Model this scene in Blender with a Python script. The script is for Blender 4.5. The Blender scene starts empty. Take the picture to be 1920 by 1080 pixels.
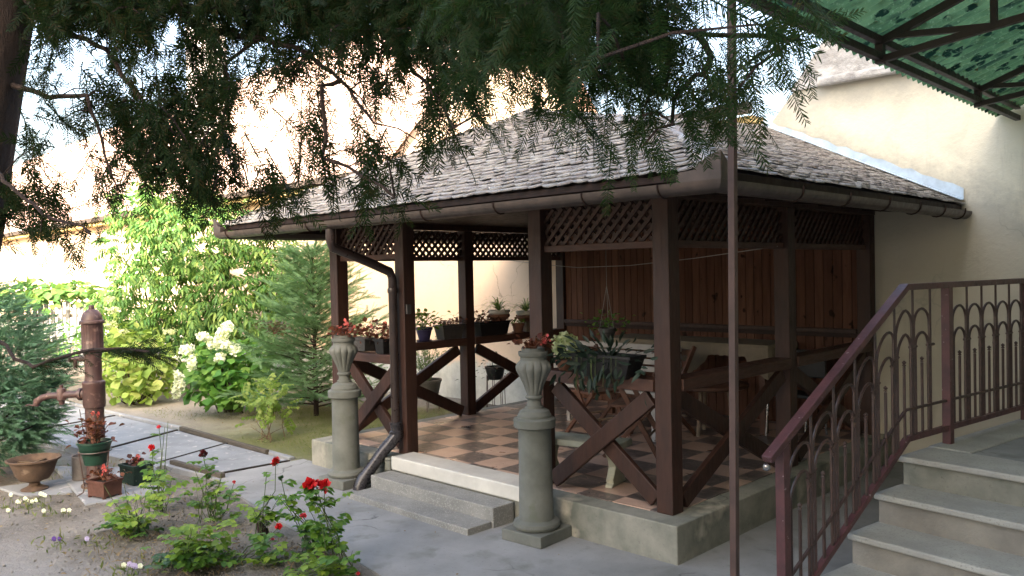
import bpy, math, random
import numpy as np
from mathutils import Vector, Matrix
PI = math.pi
R = math.radians
rnd = random.Random(7)
rng = np.random.default_rng(7)
scene = bpy.context.scene
COL = scene.collection

# ------------------------------------------------------------ camera, world, sun, exposure
CR = np.array([0.71268, 0.70118, -0.02081])
CU = np.array([0.00158, 0.02806, 0.99960])
CF = np.array([-0.70149, 0.71243, -0.01889])
CP = np.array([2.67207, -4.05915, 1.75])
FP = 1523.9
cam_data = bpy.data.cameras.new('camera')
cam = bpy.data.objects.new('camera', cam_data)
COL.objects.link(cam)
cam_data.sensor_width = 36
cam_data.lens = 36 * FP / 1920
cam_data.clip_start = 0.05
cam_data.clip_end = 500
cam.matrix_world = Matrix(((CR[0], CU[0], -CF[0], CP[0]), (CR[1], CU[1], -CF[1], CP[1]),
                           (CR[2], CU[2], -CF[2], CP[2]), (0, 0, 0, 1)))
scene.camera = cam

SUN_DIR = Vector((0.75, -0.62, 0.42)).normalized()      # towards the sun
elev = math.asin(SUN_DIR.z)
world = bpy.data.worlds.new("World")
scene.world = world
world.use_nodes = True
wn = world.node_tree
sky = wn.nodes.new('ShaderNodeTexSky')
sky.sky_type = 'NISHITA'
sky.sun_disc = False
sky.sun_elevation = elev
sky.sun_rotation = math.atan2(SUN_DIR.x, SUN_DIR.y)
sky.air_density = 1.0
sky.dust_density = 10.0
sky.ozone_density = 0.0
wn.links.new(sky.outputs[0], wn.nodes['Background'].inputs[0])
wn.nodes['Background'].inputs[1].default_value = 0.15
sun_d = bpy.data.lights.new('sun', 'SUN')
sun_d.energy = 3.0
sun_d.angle = R(0.6)
sun_d.color = (1.0, 0.90, 0.76)
sun = bpy.data.objects.new('sun', sun_d)
COL.objects.link(sun)
sun.rotation_euler = SUN_DIR.to_track_quat('Z', 'Y').to_euler()
scene.view_settings.view_transform = 'Standard'
scene.view_settings.look = 'None'
scene.view_settings.exposure = 3.15
scene.view_settings.gamma = 1.0
scene.cycles.max_bounces = 8
scene.cycles.diffuse_bounces = 4
scene.cycles.transparent_max_bounces = 8

def at(px, py, d):
    "world point seen at photo pixel (px, py) at depth d"
    return CP + d * (CF + CR * (px - 960) / FP - CU * (py - 540) / FP)

# ------------------------------------------------------------ materials
M = {}
def nt_new(name):
    m = bpy.data.materials.new(name)
    m.use_nodes = True
    t = m.node_tree
    return m, t, t.nodes['Principled BSDF']
def N(t, typ, **kw):
    n = t.nodes.new(typ)
    for k, v in kw.items(): setattr(n, k, v)
    return n
def noise(t, vec, scale, detail=5, rough=.55, dist=0):
    n = N(t, 'ShaderNodeTexNoise')
    n.inputs['Scale'].default_value = scale
    n.inputs['Detail'].default_value = detail
    n.inputs['Roughness'].default_value = rough
    n.inputs['Distortion'].default_value = dist
    t.links.new(vec, n.inputs['Vector'])
    return n.outputs['Fac']
def ramp(t, fac, stops):
    n = N(t, 'ShaderNodeValToRGB')
    cr = n.color_ramp
    while len(cr.elements) < len(stops): cr.elements.new(0.5)
    for e, (p, c) in zip(cr.elements, stops):
        e.position = p
        e.color = (c[0], c[1], c[2], 1) if hasattr(c, '__len__') else (c, c, c, 1)
    t.links.new(fac, n.inputs[0])
    return n.outputs[0]
def mix(t, fac, a, b, mode='MIX'):
    n = N(t, 'ShaderNodeMix', data_type='RGBA', blend_type=mode)
    if isinstance(fac, (int, float)): n.inputs[0].default_value = fac
    else: t.links.new(fac, n.inputs[0])
    for s, v in ((6, a), (7, b)):
        if hasattr(v, '__len__'): n.inputs[s].default_value = (v[0], v[1], v[2], 1)
        else: t.links.new(v, n.inputs[s])
    return n.outputs[2]
def pos(t): return N(t, 'ShaderNodeNewGeometry').outputs['Position']
def scaled(t, vec, s):
    n = N(t, 'ShaderNodeMapping')
    n.inputs['Scale'].default_value = s
    t.links.new(vec, n.inputs['Vector'])
    return n.outputs[0]
def bump(t, b, h, strength, dist=.01):
    n = N(t, 'ShaderNodeBump')
    n.inputs['Strength'].default_value = strength
    n.inputs['Distance'].default_value = dist
    t.links.new(h, n.inputs['Height'])
    t.links.new(n.outputs[0], b.inputs['Normal'])
    return n

CRACKED = {'concrete', 'path_concrete', 'plinth_concrete'}
def mat(name, col, col2=None, rough=.8, scale=3, bscale=60, bstr=.25, bdist=.004, spec=.3, metal=0,
        stretch=(1, 1, 1), col3=None, s3=25, thr3=(.58, .66), rvar=.1, lo=.35, hi=.65):
    m, t, b = nt_new(name)
    p = scaled(t, pos(t), stretch)
    if col2 is None: col2 = tuple(c * .7 for c in col)
    f = noise(t, p, scale, 7, .6)
    c = ramp(t, f, [(lo, col), (hi, col2)])
    if col3 is not None:
        c = mix(t, ramp(t, noise(t, p, s3, 4), [(thr3[0], 0), (thr3[1], 1)]), c, col3)
    if name in CRACKED:
        vo = N(t, 'ShaderNodeTexVoronoi', feature='DISTANCE_TO_EDGE'); vo.inputs['Scale'].default_value = .8
        wp = N(t, 'ShaderNodeTexNoise'); wp.inputs['Scale'].default_value = 3; wp.inputs['Detail'].default_value = 6; t.links.new(p, wp.inputs['Vector'])
        t.links.new(mix(t, .35, p, wp.outputs['Color'], 'ADD'), vo.inputs['Vector'])
        ck = ramp(t, vo.outputs['Distance'], [(.0, 1), (.006, 0)])
        gt = ramp(t, noise(t, p, .9, 3), [(.48, 0), (.56, .75)])
        c = mix(t, mix(t, 1.0, ck, gt, 'MULTIPLY'), c, tuple(v * .3 for v in col2))
        c = mix(t, ramp(t, noise(t, p, 45, 4, .7), [(.60, 0), (.70, .5)]), c, tuple(v * .55 for v in col2))
    t.links.new(c, b.inputs['Base Color'])
    rr = ramp(t, noise(t, p, scale * 3, 4), [(.3, max(.02, rough - rvar)), (.7, min(1, rough + rvar))])
    t.links.new(rr, b.inputs['Roughness'])
    b.inputs['Specular IOR Level'].default_value = spec
    b.inputs['Metallic'].default_value = metal
    bump(t, b, noise(t, p, bscale, 6, .65), bstr, bdist)
    M[name] = m
    return m

def leafmat(name, c1, c2, trans=.45, rough=.55, c3=None, spec=.3, nscale=2.5):
    m, t, b = nt_new(name)
    out = t.nodes['Material Output']
    g = N(t, 'ShaderNodeNewGeometry')
    c = ramp(t, g.outputs['Random Per Island'], [(0, c1), (.6, c2), (1, c3 or c2)])
    f = noise(t, g.outputs['Position'], nscale, 3)
    c = mix(t, ramp(t, f, [(.35, 0), (.65, .45)]), c, tuple(v * .6 for v in c1))
    t.links.new(c, b.inputs['Base Color'])
    b.inputs['Roughness'].default_value = rough
    b.inputs['Specular IOR Level'].default_value = spec
    tr = N(t, 'ShaderNodeBsdfTranslucent')
    c4 = mix(t, .5, c, (c2[0] * 1.2 + .02, c2[1] * 1.3 + .02, c2[2] * .5))
    t.links.new(c4, tr.inputs['Color'])
    ms = N(t, 'ShaderNodeMixShader')
    ms.inputs[0].default_value = trans
    t.links.new(b.outputs[0], ms.inputs[1]); t.links.new(tr.outputs[0], ms.inputs[2])
    t.links.new(ms.outputs[0], out.inputs[0])
    M[name] = m
    return m

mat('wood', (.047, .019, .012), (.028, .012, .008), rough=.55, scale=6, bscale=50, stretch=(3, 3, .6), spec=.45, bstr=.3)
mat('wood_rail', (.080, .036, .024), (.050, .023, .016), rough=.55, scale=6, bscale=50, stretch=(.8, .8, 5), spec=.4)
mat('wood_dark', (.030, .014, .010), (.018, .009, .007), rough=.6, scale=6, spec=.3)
mat('gutter_metal', (.095, .072, .060), (.06, .047, .041), rough=.42, scale=9, bscale=30, spec=.5, metal=.25)
mat('pipe_brown', (.035, .022, .020), (.022, .015, .014), rough=.35, scale=9, bscale=20, spec=.5, bstr=.1)
mat('pipe_plastic', (.035, .033, .038), (.025, .024, .028), rough=.28, scale=9, bscale=20, spec=.5, bstr=.08)
mat('concrete', (.27, .275, .275), (.165, .17, .17), rough=.85, scale=1.3, bscale=90, bstr=.3, col3=(.15, .155, .145), s3=4, thr3=(.55, .72))
mat('path_concrete', (.235, .25, .265), (.165, .175, .19), rough=.85, scale=1.8, bscale=70, bstr=.35, col3=(.33, .325, .32), s3=9, thr3=(.60, .66))
mat('plinth_concrete', (.27, .265, .225), (.12, .13, .11), rough=.85, scale=3.2, bscale=70, bstr=.4, col3=(.36, .34, .28), s3=3, thr3=(.58, .7))
mat('terrazzo', (.25, .25, .235), (.18, .18, .17), rough=.7, scale=5, bscale=120, bstr=.4, col3=(.31, .31, .29), s3=95, thr3=(.56, .62))
mat('marble_step', (.58, .57, .52), (.47, .46, .42), rough=.45, scale=4, bscale=50, bstr=.08, spec=.5)
mat('stone_cast', (.148, .154, .140), (.10, .107, .094), rough=.85, scale=5, bscale=110, bstr=.35, col3=(.10, .112, .085), s3=7, thr3=(.6, .72))
mat('stair_stone', (.38, .38, .35), (.29, .29, .27), rough=.8, scale=4, bscale=110, bstr=.4, col3=(.27, .27, .25), s3=90, thr3=(.55, .65))
mat('riser_stone', (.27, .255, .22), (.19, .18, .16), rough=.9, scale=5, bscale=80, bstr=.6, bdist=.008)
mat('rail_iron', (.095, .038, .040), (.060, .026, .029), rough=.42, scale=12, bscale=60, bstr=.3, spec=.5, col3=(.30, .25, .25), s3=38, thr3=(.68, .71))
mat('bar_iron', (.070, .040, .034), (.042, .026, .023), rough=.42, scale=30, bscale=60, bstr=.3, spec=.5)
mat('pole_iron', (.085, .05, .042), (.045, .028, .025), rough=.5, scale=4, bscale=60, spec=.45)
mat('canopy_iron', (.045, .030, .025), (.028, .019, .017), rough=.5, scale=7, bscale=60, spec=.4)
mat('pump_iron', (.066, .034, .031), (.042, .024, .023), rough=.5, scale=14, bscale=70, bstr=.3, spec=.45, col3=(.12, .075, .065), s3=22, thr3=(.58, .66))
mat('rust', (.10, .066, .046), (.065, .045, .035), rough=.85, scale=14, bscale=60, bstr=.4, col3=(.22, .17, .13), s3=8, thr3=(.6, .75))
mat('grey_tin', (.11, .10, .10), (.07, .065, .065), rough=.6, scale=14, spec=.4)
mat('green_plastic', (.010, .045, .030), (.007, .03, .02), rough=.38, scale=9, spec=.5, bstr=.05)
mat('green_wood', (.012, .030, .022), (.008, .02, .016), rough=.6, scale=19, spec=.3, col3=(.10, .11, .10), s3=50, thr3=(.66, .7))
mat('brown_box', (.09, .040, .030), (.065, .03, .022), rough=.6, scale=19, spec=.3)
mat('black_plastic', (.014, .014, .015), (.009, .009, .010), rough=.45, scale=9, spec=.4, bstr=.1)
mat('grey_plastic', (.060, .055, .052), (.04, .038, .036), rough=.5, scale=9, spec=.4, bstr=.1)
mat('navy_plastic', (.020, .017, .055), (.014, .012, .04), rough=.4, scale=9, spec=.45, bstr=.1)
mat('terracotta', (.21, .095, .055), (.15, .07, .045), rough=.8, scale=9)
mat('white_ceramic', (.50, .46, .40), (.38, .35, .31), rough=.5, scale=9, spec=.4)
mat('potting_soil', (.022, .017, .013), (.012, .010, .008), rough=.95, scale=40, bstr=.8, bdist=.01)
mat('cloth', (.22, .18, .13), (.18, .15, .11), rough=.9, scale=9, bscale=220, bstr=.3)
mat('furniture_wood', (.11, .048, .028), (.07, .032, .02), rough=.5, scale=8, spec=.4)
mat('pale_wood', (.26, .20, .15), (.19, .15, .11), rough=.6, scale=8)
mat('white_paint', (.40, .38, .36), (.32, .30, .29), rough=.6, scale=8)
mat('bench_concrete', (.42, .42, .33), (.32, .33, .26), rough=.8, scale=8)
mat('chrome', (.35, .35, .36), (.28, .28, .29), rough=.25, metal=.9, scale=8, bstr=.02)
mat('bark', (.050, .032, .024), (.028, .019, .016), rough=.9, scale=9, bscale=22, bstr=1, bdist=.03, stretch=(2, 2, .5))
mat('twig', (.055, .036, .024), (.03, .022, .016), rough=.85, scale=20)
mat('green_stem', (.07, .10, .03), (.05, .07, .03), rough=.7, scale=20)
mat('dead_stem', (.13, .09, .055), (.08, .055, .035), rough=.85, scale=20)
mat('old_board', (.085, .075, .062), (.05, .045, .038), rough=.9, scale=14, bstr=.6, stretch=(.4, 4, 4))
mat('fence_wood', (.15, .155, .165), (.09, .095, .10), rough=.85, scale=9, stretch=(3, 3, .6))  # grey wood, set darker so the sunlit fence looks shaded
mat('flashing', (.50, .62, .72), (.36, .44, .52), rough=.45, scale=9, spec=.5, bstr=.2)
mat('wire', (.35, .33, .30), rough=.5)
mat('cap_stone', (.60, .59, .57), (.33, .32, .31), rough=.9, scale=5, bscale=9, bstr=1, bdist=.05)
mat('yellow_trim', (.62, .47, .22), (.55, .42, .2), rough=.9)

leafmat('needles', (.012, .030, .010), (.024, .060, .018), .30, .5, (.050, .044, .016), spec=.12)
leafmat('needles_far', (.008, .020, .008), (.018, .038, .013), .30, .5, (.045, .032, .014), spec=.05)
leafmat('juniper', (.060, .14, .085), (.09, .19, .12), .3, .6, (.11, .20, .14))
leafmat('fir', (.085, .18, .095), (.15, .28, .13), .35, .55, (.15, .21, .09))
leafmat('tall_leaf', (.045, .125, .035), (.10, .21, .05), .4, .5, (.24, .33, .08), nscale=1.6)
leafmat('lime_leaf', (.15, .26, .06), (.27, .37, .08), .45, .5, (.44, .48, .18))
leafmat('hyd_leaf', (.055, .17, .04), (.12, .27, .05), .45, .5, (.22, .36, .08))
leafmat('white_petal', (.75, .78, .70), (.85, .86, .80), .4, .7, (.62, .70, .50))
leafmat('rose_leaf', (.06, .15, .03), (.12, .24, .04), .45, .45, (.24, .38, .04))
leafmat('rose_leaf_lime', (.13, .24, .04), (.23, .34, .06), .5, .45, (.34, .46, .06))
leafmat('rose_leaf_dark', (.035, .085, .045), (.06, .13, .06), .35, .45, (.11, .19, .07))
leafmat('fern_leaf', (.16, .26, .06), (.26, .36, .09), .5, .5, (.36, .42, .14))
leafmat('red_petal', (.50, .008, .012), (.62, .015, .02), .25, .5, (.40, .006, .015))
leafmat('dark_petal', (.07, .006, .012), (.10, .008, .016), .2, .5)
leafmat('pink_petal', (.65, .04, .08), (.72, .08, .12), .35, .5)
leafmat('bego_leaf', (.085, .028, .022), (.14, .045, .030), .4, .4, (.20, .085, .05))
leafmat('bego_leaf_green', (.06, .075, .03), (.10, .11, .045), .4, .45, (.16, .07, .05))
leafmat('bego_flower', (.70, .10, .11), (.75, .18, .18), .45, .5, (.80, .28, .26))
leafmat('pot_leaf', (.08, .14, .03), (.13, .20, .04), .45, .45)
leafmat('spider_leaf', (.16, .26, .07), (.28, .38, .13), .45, .45, (.42, .48, .24))
leafmat('dark_leaf', (.014, .028, .022), (.022, .040, .028), .25, .5, (.04, .065, .045), spec=.3)
leafmat('grass', (.09, .13, .035), (.14, .17, .06), .35, .7, (.24, .22, .11))
leafmat('lilac_petal', (.42, .36, .62), (.50, .45, .72), .4, .6)
leafmat('purple_petal', (.07, .03, .22), (.12, .05, .32), .3, .6)
leafmat('lav_leaf', (.10, .16, .08), (.16, .22, .11), .4, .6)
leafmat('dry_leaf', (.16, .11, .06), (.24, .17, .09), .3, .7, (.30, .24, .13))

def tile_material():
    m, t, b = nt_new('floor_tiles')
    p = scaled(t, pos(t), (1 / .30, 1 / .30, 1 / .30))
    ch = N(t, 'ShaderNodeTexChecker')
    ch.inputs['Scale'].default_value = 1.0
    off = N(t, 'ShaderNodeVectorMath', operation='ADD')
    off.inputs[1].default_value = (.003, .004, .5)
    t.links.new(p, off.inputs[0])
    sep0 = N(t, 'ShaderNodeSeparateXYZ'); t.links.new(off.outputs[0], sep0.inputs[0])
    cmb = N(t, 'ShaderNodeCombineXYZ'); cmb.inputs[2].default_value = .5
    t.links.new(sep0.outputs[0], cmb.inputs[0]); t.links.new(sep0.outputs[1], cmb.inputs[1])
    t.links.new(cmb.outputs[0], ch.inputs['Vector'])
    n1 = noise(t, pos(t), 14, 8, .7, 1.2)
    light = ramp(t, n1, [(.3, (.42, .28, .215)), (.6, (.50, .35, .27)), (.75, (.37, .24, .18))])
    dark = ramp(t, n1, [(.30, (.05, .045, .046)), (.52, (.12, .10, .09)), (.66, (.28, .21, .17))])
    c = mix(t, ch.outputs['Fac'], light, dark)
    # grout
    mx = None
    for i in (0, 1):
        fr = N(t, 'ShaderNodeMath', operation='FRACT'); t.links.new(sep0.outputs[i], fr.inputs[0])
        a = N(t, 'ShaderNodeMath', operation='SUBTRACT'); t.links.new(fr.outputs[0], a.inputs[0]); a.inputs[1].default_value = .5
        a2 = N(t, 'ShaderNodeMath', operation='ABSOLUTE'); t.links.new(a.outputs[0], a2.inputs[0])
        if mx is None: mx = a2.outputs[0]
        else:
            k = N(t, 'ShaderNodeMath', operation='MAXIMUM'); t.links.new(mx, k.inputs[0]); t.links.new(a2.outputs[0], k.inputs[1]); mx = k.outputs[0]
    g = ramp(t, mx, [(.488, 0), (.494, 1)])
    c = mix(t, g, c, (.16, .12, .10))
    t.links.new(c, b.inputs['Base Color'])
    rr = ramp(t, noise(t, pos(t), 5, 4), [(.3, .26), (.7, .42)])
    t.links.new(rr, b.inputs['Roughness'])
    b.inputs['Specular IOR Level'].default_value = .6
    bump(t, b, g, -.3, .003)
    M['floor_tiles'] = m
tile_material()

def wall_material(name, base, base2, low, low_z, low_w, cap=None):
    m, t, b = nt_new(name)
    P = pos(t)
    sep = N(t, 'ShaderNodeSeparateXYZ'); t.links.new(P, sep.inputs[0])
    n1 = noise(t, P, .8, 8, .65)
    c = ramp(t, n1, [(.3, base), (.7, base2)])
    c = mix(t, ramp(t, noise(t, P, 2.6, 7, .7, .6), [(.55, 0), (.78, .55)]), c, tuple(v * .62 for v in base2))
    # weathered base
    nz = noise(t, P, 2.2, 6, .7)
    ma = N(t, 'ShaderNodeMath', operation='MULTIPLY_ADD'); t.links.new(nz, ma.inputs[0]); ma.inputs[1].default_value = low_w
    t.links.new(sep.outputs[2], ma.inputs[2])
    fac = ramp(t, ma.outputs[0], [(0, 1), (1, 0)])
    mr = N(t, 'ShaderNodeMapRange'); t.links.new(ma.outputs[0], mr.inputs[0])
    mr.inputs[1].default_value = low_z + low_w * .5 - .05; mr.inputs[2].default_value = low_z + low_w * .5 + .08
    mr.inputs[3].default_value = 1; mr.inputs[4].default_value = 0
    lowc = ramp(t, noise(t, P, 6, 7, .7), [(.3, low), (.7, tuple(v * .68 for v in low))])
    c = mix(t, mr.outputs[0], c, lowc)
    # mould streaks
    st = noise(t, scaled(t, P, (3, 3, .35)), 2.0, 6, .7)
    c = mix(t, ramp(t, st, [(.58, 0), (.78, .45)]), c, (.34, .31, .24))
    vo = N(t, 'ShaderNodeTexVoronoi', feature='DISTANCE_TO_EDGE'); vo.inputs['Scale'].default_value = .55
    wp = N(t, 'ShaderNodeTexNoise'); wp.inputs['Scale'].default_value = 2.5; wp.inputs['Detail'].default_value = 7; t.links.new(P, wp.inputs['Vector'])
    t.links.new(mix(t, .4, P, wp.outputs['Color'], 'ADD'), vo.inputs['Vector'])
    ck = mix(t, 1.0, ramp(t, vo.outputs['Distance'], [(.0, .8), (.004, 0)]), ramp(t, noise(t, P, 1.1, 3), [(.5, 0), (.6, 1)]), 'MULTIPLY')
    c = mix(t, ck, c, tuple(v * .35 for v in base2))
    if cap:   # grey mould along the roof line, and where the plaster meets the stone coping
        for k0, kx, wd, cc in ((2.575, -.5, .32, (.40, .38, .32)), (3.36, .01, -.30, (.45, .43, .38))):
            m1 = N(t, 'ShaderNodeMath', operation='MULTIPLY_ADD'); t.links.new(sep.outputs[0], m1.inputs[0]); m1.inputs[1].default_value = -kx; t.links.new(sep.outputs[2], m1.inputs[2])
            m2 = N(t, 'ShaderNodeMath', operation='MULTIPLY_ADD'); t.links.new(noise(t, P, 3.5, 8, .75), m2.inputs[0]); m2.inputs[1].default_value = -.75 if wd > 0 else .5; t.links.new(m1.outputs[0], m2.inputs[2])
            mq = N(t, 'ShaderNodeMapRange'); t.links.new(m2.outputs[0], mq.inputs[0])
            c0_ = k0 - .375 if wd > 0 else k0 + .25
            mq.inputs[1].default_value = c0_; mq.inputs[2].default_value = c0_ + wd; mq.inputs[3].default_value = .75; mq.inputs[4].default_value = 0
            c = mix(t, mq.outputs[0], c, cc)
    t.links.new(c, b.inputs['Base Color'])
    b.inputs['Roughness'].default_value = .92
    b.inputs['Specular IOR Level'].default_value = .15
    bump(t, b, noise(t, P, 16, 8, .7), .35, .02)
    M[name] = m
wall_material('peach_plaster', (.55, .42, .31), (.62, .48, .36), (.52, .53, .50), .55, .9)
wall_material('yellow_plaster', (.84, .78, .61), (.77, .72, .57), (.42, .40, .33), -2, .5, True)

def roof_tile_mat():
    m, t, b = nt_new('slate')
    g = N(t, 'ShaderNodeNewGeometry')
    c = ramp(t, g.outputs['Random Per Island'], [(0, (.20, .18, .175)), (.5, (.30, .275, .27)), (1, (.40, .375, .37))])
    f = noise(t, g.outputs['Position'], 7, 7, .7)
    c = mix(t, ramp(t, f, [(.42, 0), (.60, .85)]), c, (.44, .43, .40))
    f2 = noise(t, g.outputs['Position'], 22, 6, .7)
    c = mix(t, ramp(t, f2, [(.55, 0), (.68, .8)]), c, (.12, .11, .09))
    t.links.new(c, b.inputs['Base Color'])
    b.inputs['Roughness'].default_value = .5
    b.inputs['Specular IOR Level'].default_value = .45
    bump(t, b, noise(t, g.outputs['Position'], 30, 8, .75), 1.0, .025)
    M['slate'] = m
roof_tile_mat()

def house_roof_mat():
    m, t, b = nt_new('house_tiles')
    br = N(t, 'ShaderNodeTexBrick')
    p = N(t, 'ShaderNodeTexCoord').outputs['UV']
    br.inputs['Scale'].default_value = 1
    br.inputs['Brick Width'].default_value = .3
    br.inputs['Row Height'].default_value = .22
    br.inputs['Mortar Size'].default_value = .018
    br.inputs['Color1'].default_value = (.62, .44, .36, 1)
    br.inputs['Color2'].default_value = (.52, .36, .30, 1)
    br.inputs['Mortar'].default_value = (.30, .20, .16, 1)
    t.links.new(p, br.inputs['Vector'])
    t.links.new(br.outputs[0], b.inputs['Base Color'])
    b.inputs['Roughness'].default_value = .9
    bump(t, b, br.outputs['Fac'], -.6, .02)
    M['house_tiles'] = m
house_roof_mat()

def ground_mat():
    m, t, b = nt_new('soil_ground')
    P = pos(t)
    n1 = noise(t, P, 1.3, 8, .65)
    c = ramp(t, n1, [(.30, (.25, .235, .21)), (.5, (.17, .155, .135)), (.7, (.10, .088, .072))])
    # dry leaves / litter
    c = mix(t, ramp(t, noise(t, P, 26, 5, .7), [(.56, 0), (.64, .7)]), c, (.28, .255, .215))
    c = mix(t, ramp(t, noise(t, P, 12, 5, .7), [(.60, 0), (.70, .8)]), c, (.07, .058, .045))
    def spot(x, y, rx, ry, colr, amt):
        nonlocal c
        mp = N(t, 'ShaderNodeMapping'); mp.vector_type = 'TEXTURE'
        mp.inputs['Location'].default_value = (x, y, 0); mp.inputs['Scale'].default_value = (rx, ry, 50)
        t.links.new(P, mp.inputs['Vector'])
        ln = N(t, 'ShaderNodeVectorMath', operation='LENGTH'); t.links.new(mp.outputs[0], ln.inputs[0])
        ad = N(t, 'ShaderNodeMath', operation='MULTIPLY_ADD')
        t.links.new(noise(t, P, 2.2, 7, .75), ad.inputs[0]); ad.inputs[1].default_value = 1.8; t.links.new(ln.outputs['Value'], ad.inputs[2])
        f = ramp(t, ad.outputs[0], [(.0, 0), (1, 1)])
        mr = N(t, 'ShaderNodeMapRange'); t.links.new(ad.outputs[0], mr.inputs[0])
        mr.inputs[1].default_value = 1.55; mr.inputs[2].default_value = 2.15
        mr.inputs[3].default_value = amt; mr.inputs[4].default_value = 0
        c = mix(t, mr.outputs[0], c, colr)
    spot(-5.0, 1.3, 2.4, 1.6, (.15, .165, .06), .85)       # moss beside the gazebo
    spot(-2.4, -3.1, 1.2, .75, (.24, .235, .225), .8)         # pale trodden sand
    spot(-4.4, -3.1, 1.6, .75, (.24, .23, .215), .75)
    spot(-7.0, -1.75, 1.0, .35, (.20, .21, .10), .6)
    spot(-6.4, -2.5, .8, .6, (.20, .115, .07), .7)
    spot(-8.5, .7, 2.5, .8, (.30, .28, .245), .6)
    t.links.new(c, b.inputs['Base Color'])
    b.inputs['Roughness'].default_value = .95
    b.inputs['Specular IOR Level'].default_value = .1
    h = mix(t, .4, noise(t, P, 9, 8, .7), noise(t, P, 38, 6, .7))
    bump(t, b, h, 1.0, .05)
    M['soil_ground'] = m
ground_mat()

def canopy_mat():
    m, t, b = nt_new('green_sheet')
    out = t.nodes['Material Output']
    P = pos(t)
    base = ramp(t, noise(t, P, 3, 5), [(.35, (.045, .10, .045)), (.65, (.095, .175, .08))])
    vo = N(t, 'ShaderNodeTexVoronoi'); vo.inputs['Scale'].default_value = 11
    t.links.new(mix(t, .12, scaled(t, P, (1, 1.5, 1)), N(t, 'ShaderNodeTexNoise').outputs['Color'], 'ADD'), vo.inputs['Vector'])
    leaf_shadows = ramp(t, vo.outputs['Distance'], [(.34, 1), (.42, 0)])  # shadows of leaves lying on top, painted into the sheet's colour
    gate = ramp(t, noise(t, P, 7, 5), [(.46, 0), (.50, 1)])
    sp = mix(t, 1.0, leaf_shadows, gate, 'MULTIPLY')
    grime = ramp(t, noise(t, scaled(t, P, (.6, 2.5, 1)), 3.2, 6, .7), [(.50, 0), (.64, .85)])
    c = mix(t, sp, base, (.006, .020, .012))
    c = mix(t, grime, c, (.014, .035, .022))
    c = mix(t, ramp(t, noise(t, P, 55, 4), [(.57, 0), (.68, .25)]), c, (.30, .42, .24))
    tr = N(t, 'ShaderNodeBsdfTranslucent'); t.links.new(c, tr.inputs[0])
    t.links.new(c, b.inputs['Base Color']); b.inputs['Roughness'].default_value = .4
    ms = N(t, 'ShaderNodeMixShader'); ms.inputs[0].default_value = .82
    t.links.new(b.outputs[0], ms.inputs[1]); t.links.new(tr.outputs[0], ms.inputs[2]); t.links.new(ms.outputs[0], out.inputs[0])
    bump(t, b, noise(t, P, 30, 5), .3, .01)
    M['green_sheet'] = m
canopy_mat()

def panel_mat():
    m, t, b = nt_new('panel_boards')
    g = N(t, 'ShaderNodeNewGeometry')
    c = ramp(t, g.outputs['Random Per Island'], [(0, (.085, .040, .027)), (.5, (.115, .056, .037)), (1, (.15, .075, .050))])
    f = noise(t, scaled(t, g.outputs['Position'], (1, 1, .12)), 30, 6, .6)
    c = mix(t, ramp(t, f, [(.4, 0), (.7, .6)]), c, (.06, .025, .015))
    k = noise(t, scaled(t, g.outputs['Position'], (1, 1, .7)), 9, 2)
    c = mix(t, ramp(t, k, [(.68, 0), (.72, .9)]), c, (.018, .009, .006))
    t.links.new(c, b.inputs['Base Color'])
    b.inputs['Roughness'].default_value = .7
    b.inputs['Specular IOR Level'].default_value = .12
    M['panel_boards'] = m
panel_mat()

# ------------------------------------------------------------ object helpers
WL = {}
def wl(o): return WL.get(o.name, np.zeros(3)) if o else np.zeros(3)
def tag(o, label=None, cat=None, group=None, kind=None):
    if label: o['label'] = label
    if cat: o['category'] = cat
    if group: o['group'] = group
    if kind: o['kind'] = kind
    return o
def thing(name, label, cat, loc, group=None):
    o = bpy.data.objects.new(name, None)
    o.empty_display_size = .1
    COL.objects.link(o)
    o.location = loc
    WL[o.name] = np.array(loc, float)
    return tag(o, label, cat, group)
def link_mesh(name, me, material, parent, origin=None):
    o = bpy.data.objects.new(name, me)
    COL.objects.link(o)
    me.materials.append(M[material] if isinstance(material, str) else material)
    if parent is not None:
        o.parent = parent
        WL[o.name] = wl(parent)
    else:
        WL[o.name] = np.array(origin if origin is not None else (0, 0, 0), float)
        o.location = WL[o.name]
    return o
def bevel(o, w, seg=2):
    b = o.modifiers.new('bevel', 'BEVEL'); b.width = w; b.segments = seg; b.limit_method = 'ANGLE'; b.angle_limit = R(40)
    b.harden_normals = False
def smooth_angle(me):
    me.polygons.foreach_set('use_smooth', [True] * len(me.polygons))

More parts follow.
